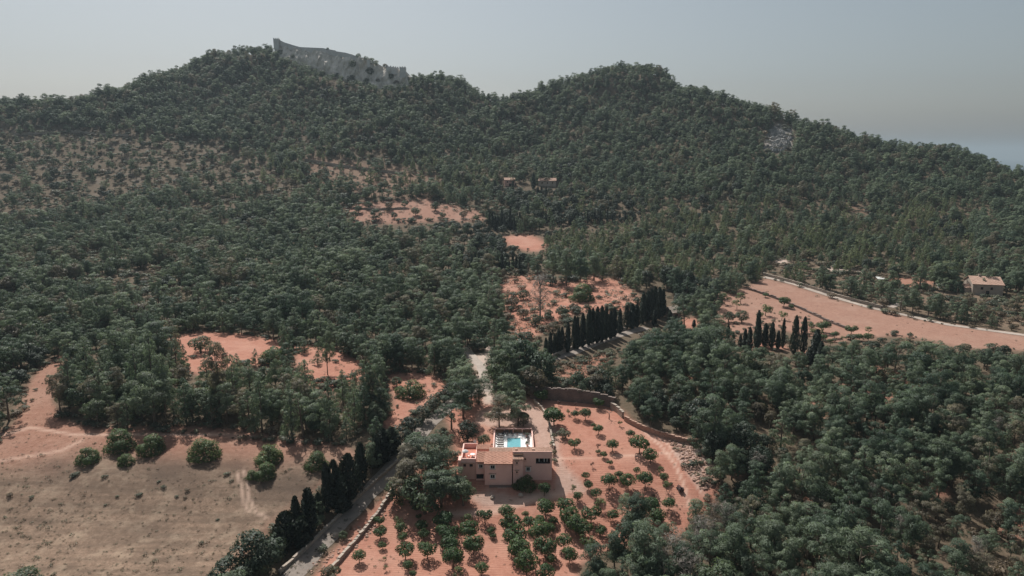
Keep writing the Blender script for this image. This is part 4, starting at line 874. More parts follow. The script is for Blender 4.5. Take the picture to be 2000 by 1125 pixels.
for k, (zx_, zy_, s, lb) in enumerate(((1190, 250, 0.9, 'back right corner'), (1200, 385, 0.85, 'front right corner'), (1145, 215, 0.5, 'back wall, right part'), (1050, 212, 0.5, 'back wall, middle'), (765, 225, 0.5, 'back left corner'), (690, 392, 0.6, 'front left corner'))):
    x, y = pz_(zx_, zy_)
    e = thing('potted_plant', 'potted plant on the pool deck by the ' + lb, 'potted plant', (x, y, PZ + 0.002), 0, 'pots round the pool', s)
    MB().lathe([(0.001, 0), (0.28, 0), (0.4, 0.5), (0.34, 0.5), (0.001, 0.42)], seg=12).obj('pot', M['plaster2'], e); f_ = link('foliage', SPECIES['bush'][k % 5]['crown'], e); f_.scale = (0.6, 0.6, 0.8); f_.location = (0, 0, 0.35)
for k, (zx_, zy_, lb) in enumerate(((770, 300, 'left'), (1195, 330, 'right'))):
    x, y = pz_(zx_, zy_); e = thing('parasol', 'closed dark parasol on the %s side of the pool' % lb, 'parasol', (x, y, PZ + .002))
    MB().tube([(0, 0, 0), (0, 0, 2.3)], [0.03, 0.025], 6).obj('pole', M['metal'], e); MB().lathe([(0.02, 2.28), (0.13, 1.9), (0.17, 1.2), (0.08, 1.05)], seg=8).obj('canopy', M['lounger'], e); MB().lathe([(0.001, .12), (.28, .12), (.3, 0)], seg=10).obj('base', M['metal'], e)

# ------------------------------------------------------------------ far buildings
def far_house(name, label, bx, by, base, wpx, hwall, hroof, depth, wallmat, roofmat, rot=0, wins=(), cat='house', ridge_along=True, chimney=False):
    x, y, z = hit(bx, base); s_ = mpp(x, y, z); wd = wpx * s_
    e = thing(name, label, cat, (x, y, z - 0.3), rot); hw = wd / 2
    w = MB(); w.box(-hw, hw, 0, depth, -1.5, hwall)
    if ridge_along: w.v += [(-hw, 0, hwall), (-hw, depth, hwall), (-hw, depth / 2, hwall + hroof - .05), (hw, 0, hwall), (hw, depth, hwall), (hw, depth / 2, hwall + hroof - .05)]; k = len(w.v) - 6; w.f += [(k, k + 2, k + 1), (k + 3, k + 4, k + 5)]
    w.obj('wall', wallmat, e)
    if ridge_along:
        for nm, q in (('roof', [(-hw - .4, -.4, hwall - .1), (hw + .4, -.4, hwall - .1), (hw + .4, depth / 2, hwall + hroof), (-hw - .4, depth / 2, hwall + hroof)]), ('roof', [(hw + .4, depth + .4, hwall - .1), (-hw - .4, depth + .4, hwall - .1), (-hw - .4, depth / 2 + .01, hwall + hroof), (hw + .4, depth / 2 + .01, hwall + hroof)])):
            tiled_roof(q, '', 0, pitch=0.6).obj(nm, roofmat, e)
    else:
        tiled_roof([(-hw - .3, -.3, hwall + .05), (hw + .3, -.3, hwall + .05), (hw + .3, depth + .3, hwall + hroof), (-hw - .3, depth + .3, hwall + hroof)], '', 0, pitch=0.6).obj('roof', roofmat, e)
        w = MB(); w.box(-hw + .01, hw - .01, depth * .4, depth - .01, hwall, hwall + hroof * .45); w.obj('wall', wallmat, e)
    for (fx, fz, ww, wh) in wins:
        f_ = MB(); X = -hw + wd * fx; f_.box(X - ww / 2 - .1, X + ww / 2 + .1, -0.06, -0.005, fz - .1, fz + wh + .1); o = f_.obj('window', M['oldtile'], e)
        p = MB(); p.box(X - ww / 2, X + ww / 2, -0.09, -0.062, fz, fz + wh); p.obj('pane', M['glass'], o)
    if chimney:
        c = MB(); c.box(-hw * .4, -hw * .4 + .8, depth / 2 - .4, depth / 2 + .4, hwall, hwall + hroof + 1.0); c.obj('chimney', wallmat, e)
    return e
far_house('farmhouse', 'old stone farmhouse with a broad tiled roof among bushes on the right', 1928, 0, 577, 52, 5.6, 2.8, 13, M['stone'], M['oldtile'], R_(-16), ((0.3, 3.0, 1.0, 1.2), (0.62, 3.0, 1.0, 1.2), (0.5, 0.3, 1.4, 2.2)), chimney=True)
far_house('farm_shed', 'low tiled wing standing left of the stone farmhouse', 1865, 0, 568, 28, 2.6, 1.6, 7, M['stone'], M['rooftile'], R_(-14), ((0.5, 0.6, 1.2, 1.2),), 'shed', False)
far_house('farm_shed', 'small stone lean-to in front of the farmhouse', 1893, 0, 573, 16, 3.0, 1.2, 4, M['stone'], M['oldtile'], R_(-14), (), 'shed', False)
far_house('stone_shed', 'small shed with a grey tiled roof beside the cypress clump', 1322, 0, 621, 22, 2.8, 2.0, 6, M['darkstone'], M['stone'], R_(28), ((0.5, 0.2, 1.0, 1.9),), 'shed')
far_house('country_house', 'far pale pink house with terraces among trees under the saddle', 996, 0, 363, 20, 5.2, 1.6, 8, M['plaster2'], M['oldtile'], R_(8), ((0.25, 3, 1.0, 1.2), (0.75, 3, 1.0, 1.2), (0.6, 0.4, 3, 1.8)))
far_house('country_house', 'far long house with a straight tiled roof under the saddle', 1069, 0, 364, 34, 5.0, 2.0, 9, M['stone'], M['oldtile'], 0, ((0.2, 2.6, .9, 1.1), (0.5, 2.6, .9, 1.1), (0.8, 2.6, .9, 1.1)))
far_house('country_house', 'far low house half hidden left of the pink one', 958, 0, 361, 14, 3.6, 1.4, 6, M['oldtile'], M['oldtile'], R_(-10), ((0.5, 1.2, 1, 1.1),))
far_house('stone_hut', 'dark stone hut at the left end of the far clearing', 628, 0, 402, 10, 4.2, 0.8, 5, M['darkstone'], M['stone'], R_(10), ((0.5, 0.2, 1.2, 2.0),), 'hut')
far_house('farm_shed', 'little white roofed shelter behind the scrub near the farmhouse', 1722, 0, 551, 12, 1.8, 0.5, 4, M['stone'], M['white'], R_(-12), (), 'shed', False)
far_house('farm_shed', 'tiny white shed beside the red strip left of the farmhouse', 1836, 0, 563, 5, 1.7, 0.4, 2, M['white'], M['white'], R_(-12), (), 'shed', False)

# ------------------------------------------------------------------ castle rock and walls
def at_px(px, py, Y): x, z = onY(px, py, Y); return np.array([x, Y, z])
TOP = [(536, 77), (545, 78), (556, 83), (572, 87), (586, 91), (606, 92), (630, 93), (656, 98), (676, 101), (692, 106), (706, 110), (722, 118), (738, 124), (752, 128), (768, 132), (784, 134), (795, 140), (806, 150), (818, 160), (830, 168)]
BOT = [(536, 100), (545, 106), (556, 112), (572, 120), (586, 126), (606, 134), (630, 142), (656, 150), (676, 154), (692, 158), (706, 162), (722, 166), (738, 170), (752, 172), (768, 172), (784, 170), (795, 168), (806, 168), (818, 170), (830, 174)]
def cliffY(px): return float(np.interp(np.interp(px, [a for a, _ in BOT], [b for _, b in BOT]) + 6, rr_, ry_)) + 1 + 3 * math.sin((px - 536) / 30)
m_ = MB(); nx, nz = 150, 26; g = []
tpx = np.linspace(536, 829, nx)
for k in range(nz + 8):
    row = []
    for i, px in enumerate(tpx):
        ty = np.interp(px, [a for a, _ in TOP], [b for _, b in TOP]) + 2 + max(0, 2.2 * wob(px, 0, 0.35, 4) + 1.6 * wob(px, 3, 0.9, 2)) * (px > 600); by = np.interp(px, [a for a, _ in BOT], [b for _, b in BOT]) + 10
        Y0 = cliffY(px)
        if k <= nz:
            q = k / nz; p = at_px(px, by + (ty - by) * q, Y0 + 14 * q ** 1.4)
            d = 4.2 * wob(p[0], p[2], 0.14, 3) + 2.6 * wob(p[0], p[2] * 0.35, 0.5, 8) + 0.9 * wob(p[0], p[2], 0.9, 5) + 1.2 * abs(math.sin(q * 9 + wob(p[0], p[2], .05, 2) * 2))
            p = p + np.array([0.3 * d, -d, 0])
        else:
            p = at_px(px, ty, Y0 + 14) + np.array([0, (k - nz) * 9.0, -0.4 * (k - nz) + 0.8 * wob(px, k, .5, 2)])
        row.append(len(m_.v)); m_.v.append(tuple(p))
    g.append(row)
for a, b_ in zip(g[:-1], g[1:]):
    for i in range(nx - 1): m_.f.append((a[i], a[i + 1], b_[i + 1], b_[i]))
for col_ in (0, nx - 1):
    for a, b_ in zip(g[:-1], g[1:]):
        pass
cl = m_.obj('cliff', M['cliff']); tag(cl, 'pale grey cliff of bare rock below the castle walls on the summit', 'cliff')
castle = thing('castle', 'ruined castle walls with a corner tower along the top of the cliff', 'castle', tuple(at_px(660, 98, 826)))
CO = np.array(castle.location)
def wall_run(name, pts, h, th, label=None, cren=False):
    P3 = [at_px(px, py + 1.5, cliffY(px) + 11) - CO for px, py in pts]; w = MB()
    for a, b_ in zip(P3[:-1], P3[1:]):
        k = len(w.v)
        for p in (a, b_): w.v += [(p[0], p[1], p[2] - 4), (p[0], p[1], p[2] + h), (p[0], p[1] + th, p[2] + h), (p[0], p[1] + th, p[2] - 4)]
        w.f += [(k, k + 4, k + 5, k + 1), (k + 1, k + 5, k + 6, k + 2), (k + 2, k + 6, k + 7, k + 3), (k, k + 1, k + 2, k + 3), (k + 4, k + 7, k + 6, k + 5)]
        if cren:
            nn = max(1, int(np.linalg.norm(b_ - a) / 2.2))
            for q in range(nn):
                c = a + (b_ - a) * (q + 0.5) / nn; w.box(c[0] - .6, c[0] + .6, c[1] + .02, c[1] + th - .02, c[2] + h - .4, c[2] + h + 1.1)
    o = w.obj(name, M['castlestone'], castle)
    if label: o['label'] = label
wall_run('curtain_wall', [(546, 80), (556, 85), (572, 90), (586, 94), (606, 95), (630, 96), (656, 101)], 2.0, 1.2, 'long wall curving down from the summit corner')
wall_run('curtain_wall', [(656, 101), (676, 104), (692, 109), (706, 113)], 1.3, 1.2)
wall_run('curtain_wall', [(754, 133), (766, 135), (779, 137)], 3.0, 1.4, 'battlemented wall beside the lower tower', True)
def tower(px, py, w_, h, nm='tower'):
    c = at_px(px, py, cliffY(px) + 9) - CO; m2 = MB(); m2.box(c[0] - w_, c[0] + w_, c[1] - w_, c[1] + w_, c[2] - 6, c[2] + h, j=0.15)
    for sx in (-1, 0, 1):
        for sy in (-1, 1): m2.box(c[0] + sx * w_ * .8 - .5, c[0] + sx * w_ * .8 + .5, c[1] + sy * w_ * .85 - .4, c[1] + sy * w_ * .85 + .4, c[2] + h - .2, c[2] + h + 1.0)
    return m2.obj(nm, M['castlestone'], castle)
tower(541, 86, 3.0, 5.2)['label'] = 'tall corner tower at the summit end'; tower(787, 141, 3.2, 4.6)['label'] = 'square tower at the lower right end'; tower(720, 120, 1.6, 1.6)
# rock outcrop on the right hill
M['greyrock'] = surf('grey_rock', (0.16, 0.15, 0.14), (0.40, 0.385, 0.36), 0.4, bs_=0.8, bd=0.4)
rx_, ry0_, rz_ = hit(1520, 285); m_ = MB()
for k in range(230):
    px, py = random.gauss(1522, 13), random.uniform(244, 298)
    if not inpoly(px, py, ROCKFACE): continue
    x, y, z = hit(px, py); m_.rock(x - rx_, y - ry0_, z - rz_ + 0.2, random.uniform(0.7, 2.3), 1.2)
ro = m_.obj('rock_outcrop', M['greyrock']); ro.location = (rx_, ry0_, rz_); tag(ro, 'bare grey rock outcrop on the flank of the right hill', 'rock', kind='thing')
# rubble heap beside the orchard
m_ = MB(); cnt = 0
while cnt < 420:
    px, py = random.uniform(1295, 1400), random.uniform(850, 970)
    if not inpoly(px, py, MOUND): continue
    x, y, z = hit(px, py); r = random.choice((0.14, 0.2, 0.28, 0.45)) * random.uniform(0.7, 1.3); m_.rock(x, y, z + r * 0.15, r); cnt += 1
tag(m_.obj('rubble', M['fieldstone']), kind='stuff')
m_ = MB()
for _ in range(160):
    q = random.random(); px = 560 + 200 * q + random.uniform(-14, 16); py = 1118 - 160 * q + random.uniform(-6, 14)
    x, y, z = hit(px + 45, py); r = random.uniform(0.12, 0.35); m_.rock(x, y, z + r * .2, r)
tag(m_.obj('bank_rubble', M['fieldstone']), kind='stuff')
# boulders singled out
for px, py, r, lb in ((1365, 882, 0.9, 'pale boulder at the upper right of the rubble heap'), (1017, 968, 0.6, 'pale boulder at the right end of the shaded retaining wall'), (962, 972, 0.5, 'rounded boulder left of the white framed gate'), (655, 1047, 0.8, 'dark boulder on the bank between lane and orchard')):
    x, y, z = hit(px, py); o = MB().rock(0, 0, r * .3, r, .8).obj('boulder', M['stone']); o.location = (x, y, z); tag(o, lb, 'boulder')
# little tractor in the orchard
x, y, z = hit(1328, 958)
tr = thing('tractor', 'small dark red crawler tractor parked on the red orchard track', 'tractor', (x, y, z), R_(100), sc=0.85)
MB().box(-0.2, 1.1, -0.38, 0.38, 0.55, 1.05).obj('bonnet', M['rust'], tr); MB().box(-1.0, -0.2, -0.5, 0.5, 0.45, 0.8).obj('body', M['rust'], tr)
s_ = MB(); s_.box(-0.8, -0.35, -0.25, 0.25, 0.802, 0.95); s_.box(-0.9, -0.8, -0.25, 0.25, 0.85, 1.4); s_.obj('seat', M['lounger'], tr)
MB().tube([(0.6, 0.2, 1.05), (0.6, 0.2, 1.7)], [0.05, 0.05], 6).obj('exhaust_pipe', M['metal'], tr)
MB().tube([(-0.2, 0, 0.9), (-0.3, 0, 1.25)], [0.03, 0.03], 6).obj('steering_column', M['metal'], tr)
for sy in (-0.55, 0.55):
    for xx, rr in ((-0.6, 0.55), (0.75, 0.36)):
        wh = MB().lathe([(0.05, -0.14), (rr * .55, -0.12), (rr, -0.14), (rr, 0.14), (rr * .55, 0.12), (0.05, 0.14)], seg=16); o = wh.obj('wheel', M['lounger'], tr); o.rotation_euler = (R_(90), 0, 0); o.location = (xx, sy, rr)
# ------------------------------------------------------------------ plants set one by one
def height_to(px_top_row, x, y, z):
    a, b = ray(1000, px_top_row); return CAMZ + b * y - z
def by_crown(key, px, py, rpx, label, name, cat, group=None, var=None, squash=1.0, hc=None):
    sps = SPECIES[key]; var = random.randrange(len(sps)) if var is None else var; sp = sps[var]; hc = hc or {'darkoak': 0.5, 'bush': 0.45, 'carob': 0.45, 'oak': 0.5, 'weed': 0.4}.get(key, 0.64)
    by = py + rpx * 0.8
    for _ in range(4):
        x, y, z = hit(px, by); s = rpx * mpp(x, y, z) / sp['R']; p2 = proj(x, y, z + hc * sp['H'] * s * squash)[1]; by += py - p2
    return place(key, var, x, y, s, label, name, cat, group, sz=s * squash)
def by_base(key, px, base, top, label, name, cat, group=None, var=None, halfw=None):
    sps = SPECIES[key]; var = random.randrange(len(sps)) if var is None else var; sp = sps[var]; x, y, z = hit(px, base)
    h = height_to(top, x, y, z); sz = h / sp['H']; s = sz if halfw is None else halfw * mpp(x, y, z) / sp['R']
    return place(key, var, x, y, s, label, name, cat, group, sz=sz)
# orchard: (x, y, r, kind) in photo pixels
OR = []
def add(o, k, lst):
    for it in lst:
        x, y, r = it[:3]; OR.append((o[0] + x / k, o[1] + y / k, r / k, it[3] if len(it) > 3 else 'citrus'))
add((600, 940), 5, [(905, 200, 55, 'young'), (1055, 190, 42, 'young'), (1065, 250, 38), (1285, 250, 45, 'young'), (705, 370, 55), (1090, 335, 30), (715, 480, 66), (900, 375, 52, 'young'), (915, 445, 56), (930, 530, 50), (1120, 420, 60), (1140, 505, 56),
    (1335, 365, 104), (1375, 480, 110), (1550, 365, 62, 'young'), (1580, 460, 98), (1735, 315, 76), (735, 615, 42), (1790, 470, 42), (960, 660, 92), (1175, 645, 94), (510, 720, 68), (1400, 600, 98), (1625, 590, 104), (1425, 725, 108), (1705, 840, 66),
    (1480, 885, 62, 'young'), (985, 810, 50), (1035, 895, 38), (760, 760, 30, 'young'), (770, 840, 28, 'young'), (1815, 520, 34)])
add((900, 940), 4.444, [(395, 255, 70), (430, 350, 92), (470, 450, 105), (505, 570, 100), (570, 685, 108), (560, 280, 32), (590, 350, 64), (685, 330, 54), (680, 415, 95), (730, 545, 96), (735, 210, 82), (910, 205, 82), (945, 290, 88), (1000, 360, 88), (1060, 395, 82),
    (1130, 265, 86), (1210, 415, 52), (895, 510, 72), (945, 625, 70), (1100, 500, 74, 'young'), (800, 335, 42), (770, 400, 50), (785, 660, 50), (735, 785, 84), (970, 50, 34, 'young'), (1015, 120, 42), (1175, 95, 48), (1215, 185, 52, 'young'), (1320, 285, 52),
    (1650, 200, 86), (1700, 285, 80), (1805, 185, 62), (1110, 25, 40)])
add((1060, 760), 5.882, [(370, 280, 52), (490, 270, 72), (300, 250, 32, 'young'), (185, 150, 26, 'plum'), (380, 170, 26, 'plum'), (885, 385, 32, 'young'), (640, 450, 60), (585, 410, 30), (365, 605, 70), (1005, 505, 54), (1110, 600, 118), (1240, 745, 92), (800, 630, 72), (635, 650, 32, 'plum'),
    (700, 740, 44), (635, 710, 30), (770, 835, 38), (570, 860, 27, 'plum'), (490, 985, 48), (1080, 925, 42), (875, 975, 52), (760, 1040, 98), (980, 1040, 94), (1175, 1020, 98), (1345, 915, 48, 'young'), (1390, 1000, 54), (1420, 1090, 56, 'young')])
info = []
for (px, py, r, k) in OR:
    sec = ('in the orchard beside the lane' if px < 905 else 'in the middle orchard before the villa' if px < 1035 and py > 960 else 'in the lower right orchard' if py > 968 else 'on the red slope right of the villa' if py > 870 else 'near the top of the red orchard')
    look = {'plum': 'small reddish plum tree', 'young': 'small pale green fruit tree' if r < 11 else 'pale green open fruit tree'}.get(k) or ('little dark citrus tree' if r < 9.5 else 'medium round citrus tree' if r < 16 else 'broad dark citrus tree')
    info.append((px, py, r, k, sec, look))
for key2 in sorted({(i[4], i[5]) for i in info}):
    grp = sorted([i for i in info if (i[4], i[5]) == key2], key=lambda i: i[0])
    for n_, (px, py, r, k, sec, look) in enumerate(grp):
        lb = f'{look} {sec}' + (f', {ords[n_]} from left' if len(grp) > 1 else '')
        by_crown(k, px, py, r * 1.08, lb, {'plum': 'plum_tree'}.get(k, 'fruit_tree'), 'fruit tree', 'fruit trees of the orchard', squash=1.0)
# single trees in the orchard
by_crown('citrus', 1060 + 640 / 5.882, 760 + 140 / 5.882, 12, 'leafy grey green tree against the end of the dark back wall', 'fruit_tree', 'tree')
by_crown('fig', 1082, 809, 22, 'large spreading fig tree beside the curved drive', 'fig_tree', 'tree')
by_crown('fig', 1058, 770, 15, 'fig tree on a bare trunk at the left end of the back wall', 'fig_tree', 'tree')
by_crown('citrus', 1063, 952, 13.5, 'dense round ball shaped tree at the right foot of the villa', 'fruit_tree', 'tree', squash=1.1)
by_crown('bush', 1101, 846, 16, 'grey green bush on the orchard side of the curved drive', 'shrub', 'shrub', squash=1.2)
by_crown('carob', 1030, 941, 19, 'pale leafy bush against the foot of the villa wall', 'shrub', 'shrub', squash=1.0)
by_crown('carob', 1012, 944, 12, 'smaller dark bush left of the pale one at the villa wall', 'shrub', 'shrub')
for px, py, r, lb in ((1081, 850, 8, 'upper'), (1080, 866, 8, 'middle'), (1084, 884, 9, 'lowest and palest'), (1083, 900, 8, 'frontmost dark')):
    by_crown('bush', px, py, r, f'{lb} shrub of the bed along the right end of the villa', 'shrub', 'shrub', 'shrub bed beside the villa', squash=1.3)
x, y, z = hit(1060 + 762 / 5.882, 760 + 345 / 5.882)
bt = thing('bare_tree', 'leafless tree with forked pale branches near the upper wall', 'tree', (x, y, z)); b2 = MB().tube([(0, 0, -.2), (0.05, 0, 1.0), (-0.05, 0, 1.7)], [0.17, 0.14, 0.1], 6); b2.obj('trunk', M['bark'], bt)
for a, l in ((0.3, 1.5), (1.5, 1.2), (2.6, 1.7), (4.0, 1.4), (5.2, 1.6)):
    c = MB(); e1 = (math.cos(a) * l * .5, math.sin(a) * l * .5, 1.7 + l * .35); e2 = (math.cos(a) * l, math.sin(a) * l, 1.9 + l * .45); c.tube([(-0.05, 0, 1.6), e1, e2], [0.06, 0.04, 0.012], 5)
    for q in (-.5, .5): c.tube([e1, (math.cos(a + q) * l * .9, math.sin(a + q) * l * .9, 2.0 + l * .5)], [0.025, 0.008], 4)
    c.obj('branch', M['deadwood'], bt)

PINES = []   # counts individuals by species
cnt = {'pine': 0, 'oak': 0, 'bush': 0, 'cypress': 0}
def pine(px, base, top, label, var=None, halfw=None, grp=None): cnt['pine'] += 1; return by_base('pine', px, base, top, label, 'pine_tree', 'pine tree', grp, var, halfw)
# pines beyond the straw field
G = 'tall pines behind the left field'
fl = [(140, 790, 688, 30), (118, 805, 735, 22), (200, 808, 715, 32), (172, 745, 655, 26), (235, 740, 640, 28), (272, 795, 672, 30), (325, 825, 700, 30), (300, 765, 642, 26), (365, 832, 735, 24), (430, 805, 672, 32), (458, 795, 690, 26), (512, 842, 732, 28), (490, 780, 700, 24),
      (570, 852, 742, 27), (600, 800, 700, 28), (645, 850, 738, 26), (693, 838, 740, 25), (722, 812, 705, 22), (640, 732, 655, 18), (556, 698, 625, 15), (405, 752, 690, 20), (345, 725, 662, 22), (745, 800, 730, 18), (670, 790, 720, 20), (540, 770, 690, 20), (250, 830, 765, 22)]
fl.sort()
for k, (px, b_, t_, hw) in enumerate(fl): pine(px, b_, t_, f'tall pine of the grove behind the straw field, {ords[k]} of {len(fl)} from the left', PINE_CONE[k % 3] if k % 4 else PINE_ROUND[k % 5], hw * 0.95, G)
for px, b_, t_, hw, lb in ((360, 712, 672, 12, 'small pine at the left of the rear red clearing'), (465, 742, 690, 17, 'pine in front of the rear red clearing'), (500, 715, 680, 11, 'young pine at the right end of the rear red clearing'), (595, 690, 664, 12, 'young pine between the two red clearings'), (588, 768, 708, 18, 'cone shaped pine before the right red clearing'), (620, 712, 685, 10, 'low pine on the right red clearing'), (690, 770, 722, 14, 'young pine at the right end of the right red clearing')):
    pine(px, b_, t_, lb, PINE_CONE[int(px) % 3], hw, G)
for px, py, r, lb in ((380, 696, 8, 'small bush on the left of the rear red clearing'), (412, 688, 7, 'small bush in the middle of the rear red clearing'), (440, 692, 9, 'bush on the right of the rear red clearing'), (655, 705, 9, 'bush on the right red clearing'), (672, 735, 11, 'grey bush at the lower edge of the right red clearing'), (635, 738, 10, 'second grey bush at the lower edge of the right red clearing'), (850, 750, 9, 'bush at the right end of the lane clearing'), (760, 800, 12, 'brown bush at the foot of the lane clearing'), (790, 725, 10, 'bush at the upper edge of the lane clearing')):
    by_crown('bush', px, py, r, lb, 'shrub', 'shrub', 'shrubs on the red clearings', squash=.8)
for px, b_, t_, hw, k, lb in ((1080, 550, 496, 20, 0, 'first big pine'), (1106, 558, 488, 23, 3, 'second big pine'), (1133, 556, 494, 21, 1, 'third big pine'), (1160, 548, 490, 20, 11, 'fourth big pine'), (1050, 540, 500, 16, 2, 'lower pine left')):
    pine(px, b_, t_, lb + ' of the group above the upper red plot', k, hw, 'pines above the upper red plot')
for k, (px, py, r) in enumerate(((1022, 612, 13), (1046, 624, 15), (1070, 612, 11), (1098, 608, 13), (1120, 600, 11), (1000, 590, 16), (1022, 575, 13), (1080, 640, 14))):
    by_crown('oak', px, py, r, f'low dark oak of the belt across the upper red plot, {ords[int(np.argsort(np.argsort([1022, 1046, 1070, 1098, 1120, 1000, 1022.5, 1080]))[k])]} from left', 'oak_tree', 'oak tree', 'oaks on the upper red plot', squash=.75)
# round the villa
GV = 'trees sheltering the villa'
for px, py, r, key, var, lb in ((838, 885, 48, 'pine', 0, 'large rounded pine close to the left end of the villa'), (795, 925, 40, 'pine', 3, 'broad pine at the lane side of the villa'), (862, 938, 42, 'pine', 11, 'lower pine before the left end of the villa'), (830, 960, 44, 'oak', 1, 'dark oak in the shade below the big pines'),
                                (890, 935, 30, 'pine', 1, 'pine crown reaching the arched windows of the villa'), (905, 962, 26, 'oak', 2, 'dark oak left of the white framed gate'), (800, 895, 34, 'pine', 2, 'pale topped pine left of the largest one'), (870, 862, 24, 'pine', 5, 'slender pine behind the largest one'), (780, 955, 26, 'oak', 3, 'low oak at the end of the lane bank'),
                                (913, 842, 22, 'darkoak', 0, 'dense dark round oak left of the pool'), (945, 858, 13, 'oak', 4, 'clipped round oak bush just behind the terrace'), (1000, 762, 36, 'pine', 3, 'pale pine behind the pool, right of the footpath'), (975, 797, 30, 'pine', 1, 'pine shading the court behind the pool'), (1012, 795, 26, 'pine', 11, 'pine at the drive behind the pool'),
                                (905, 770, 34, 'pine', 2, 'pine left of the footpath'), (893, 738, 26, 'pine', 9, 'cone shaped pine above the footpath'), (882, 800, 28, 'pine', 4, 'open pine over the lane left of the pool'), (1022, 818, 14, 'oak', 5, 'small round oak beside the drive'), (935, 760, 24, 'pine', 0, 'small pine next to the pale footpath'),
                                (1015, 695, 42, 'oak', 1, 'big dark oak behind the court'), (985, 722, 34, 'oak', 3, 'dark oak right of the footpath bend'), (1055, 718, 34, 'oak', 2, 'dark oak at the start of the upper lane'), (962, 700, 26, 'pine', 7, 'young pine right of the dirt path'), (1040, 745, 30, 'oak', 0, 'oak standing above the tall dark wall'), (930, 672, 24, 'bush', 0, 'round bush in the fork of the dirt path'), (1135, 745, 24, 'oak', 4, 'grey green oak above the middle of the wall'), (1165, 750, 22, 'oak', 5, 'grey green oak above the right part of the wall')):
    if key in cnt: cnt[key] += 1
    by_crown(key, px, py, r, lb, {'pine': 'pine_tree', 'bush': 'shrub'}.get(key, 'oak_tree'), {'pine': 'pine tree', 'bush': 'shrub'}.get(key, 'oak tree'), GV, var, squash=0.68 if r >= 30 and key == 'pine' and py > 850 else 0.78 if key == 'pine' and r >= 24 else 0.95)
# hedge on the lane
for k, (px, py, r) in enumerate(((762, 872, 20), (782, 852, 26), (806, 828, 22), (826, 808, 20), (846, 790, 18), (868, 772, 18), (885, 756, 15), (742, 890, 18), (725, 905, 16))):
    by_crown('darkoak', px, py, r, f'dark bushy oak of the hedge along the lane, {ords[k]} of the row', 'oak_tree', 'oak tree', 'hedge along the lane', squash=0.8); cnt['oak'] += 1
by_crown('darkoak', 505, 1078, 52, 'large dark evergreen oak at the bottom of the field beside the lane', 'oak_tree', 'oak tree', squash=0.9)
by_crown('darkoak', 455, 1122, 44, 'evergreen oak cut by the lower picture edge beside the lane', 'oak_tree', 'oak tree', squash=0.8)
by_crown('oak', 646, 1122, 22, 'dark shrubby oak at the bottom end of the orchard wall', 'oak_tree', 'oak tree', squash=0.8)
by_crown('oak', 670, 1045, 9, 'small round bush on the lane bank', 'shrub', 'shrub')
by_crown('bush', 628, 1070, 14, 'grey bush in the shade on the lane bank', 'shrub', 'shrub')
by_crown('oak', 40, 1136, 42, 'dark bush cut by the lower left corner', 'oak_tree', 'oak tree', squash=0.5)
for px, py, r, lb in ((1484, 694, 20, 'grey green oak under the right cypress row, left one'), (1522, 706, 19, 'grey green oak under the right cypress row, middle one'), (1455, 684, 12, 'small grey green oak left of the right cypress row'), (1560, 700, 16, 'grey green oak before the leaning cypress')):
    by_crown('oak', px, py, r, lb, 'oak_tree', 'oak tree', 'oaks under the right cypresses', squash=.85)
# carobs in the field
for px, py, r, lb in ((172, 887, 28, 'round carob bush nearest the left edge of the field'), (234, 858, 36, 'largest carob of the clump left of the field middle'), (247, 896, 19, 'smallest carob in front of the left clump'), (296, 866, 32, 'right hand carob of the left clump'), (400, 873, 38, 'lone double crowned carob in the middle of the field'),
                      (525, 884, 33, 'larger carob of the pair right of the field middle'), (518, 918, 26, 'front carob of the pair right of the field middle'), (492, 926, 15, 'low pale carob shoot at the left of the pair'), (618, 897, 29, 'lighter carob standing near the cypresses')):
    by_crown('carob', px, py, r * .88, lb, 'carob_tree', 'carob tree', 'carobs in the straw field', squash=0.82)
for px, py, r, lb in ((803, 757, 30, 'flat dark shrub alone on the red clearing by the lane'), (392, 671, 22, 'flat dark shrub on the red clearing behind the pines'), (535, 690, 28, 'round grey green oak between the red clearings'), (585, 668, 16, 'dark shrub at the edge of the red clearing'), (470, 856, 7, 'dark stump like bush at the edge of the grove'), (775, 745, 12, 'brown dry bush above the flat dark shrub'),
                      (1136, 570, 28, 'dark bushy oak alone on the upper red plot')):
    by_crown('carob' if r > 25 else 'oak', px, py, r, lb, 'shrub', 'shrub', 'shrubs on the red clearings', squash=0.75)
by_crown('grey', 1055, 572, 26, 'grey leafless tree on the upper red plot', 'dead_tree', 'tree', squash=1.1)
for k, (px, py, r) in enumerate(((1315, 1075, 34), (1370, 1050, 32), (1280, 1105, 30), (1420, 1010, 26), (1345, 1115, 34))):
    by_crown('grey', px, py, r, f'grey dry tree at the lower edge of the wood, {ords[k]} of five', 'dead_tree', 'tree', 'dry trees by the orchard corner')
for px, py, r, v, lb in ((1235, 1000, 30, 0, 'leaning pine jutting into the lower orchard'), (1215, 1060, 36, 3, 'pine at the lower corner of the orchard'), (1275, 1045, 32, 4, 'open pine between orchard and dry trees'), (1160, 1100, 36, 1, 'dark pine at the bottom edge right of the orchard'), (1360, 1010, 30, 2, 'pine at the right end of the red track')):
    pine_ = by_crown('pine', px, py, r, lb, 'pine_tree', 'pine tree', GV, v); cnt['pine'] += 1
for k, (px, py, r) in enumerate(sorted(((1395, 1000, 16), (1480, 905, 15), (1540, 1085, 20), (1630, 800, 13), (1700, 965, 18), (1755, 1030, 17), (1850, 900, 16), (1905, 1075, 20), (1945, 830, 14), (1590, 960, 16), (1820, 770, 12)))):
    by_crown('grey', px, py, r, f'grey leafless tree among the pines of the right wood, {ords[k]} from left', 'dead_tree', 'tree', 'leafless trees in the right wood', squash=1.25)
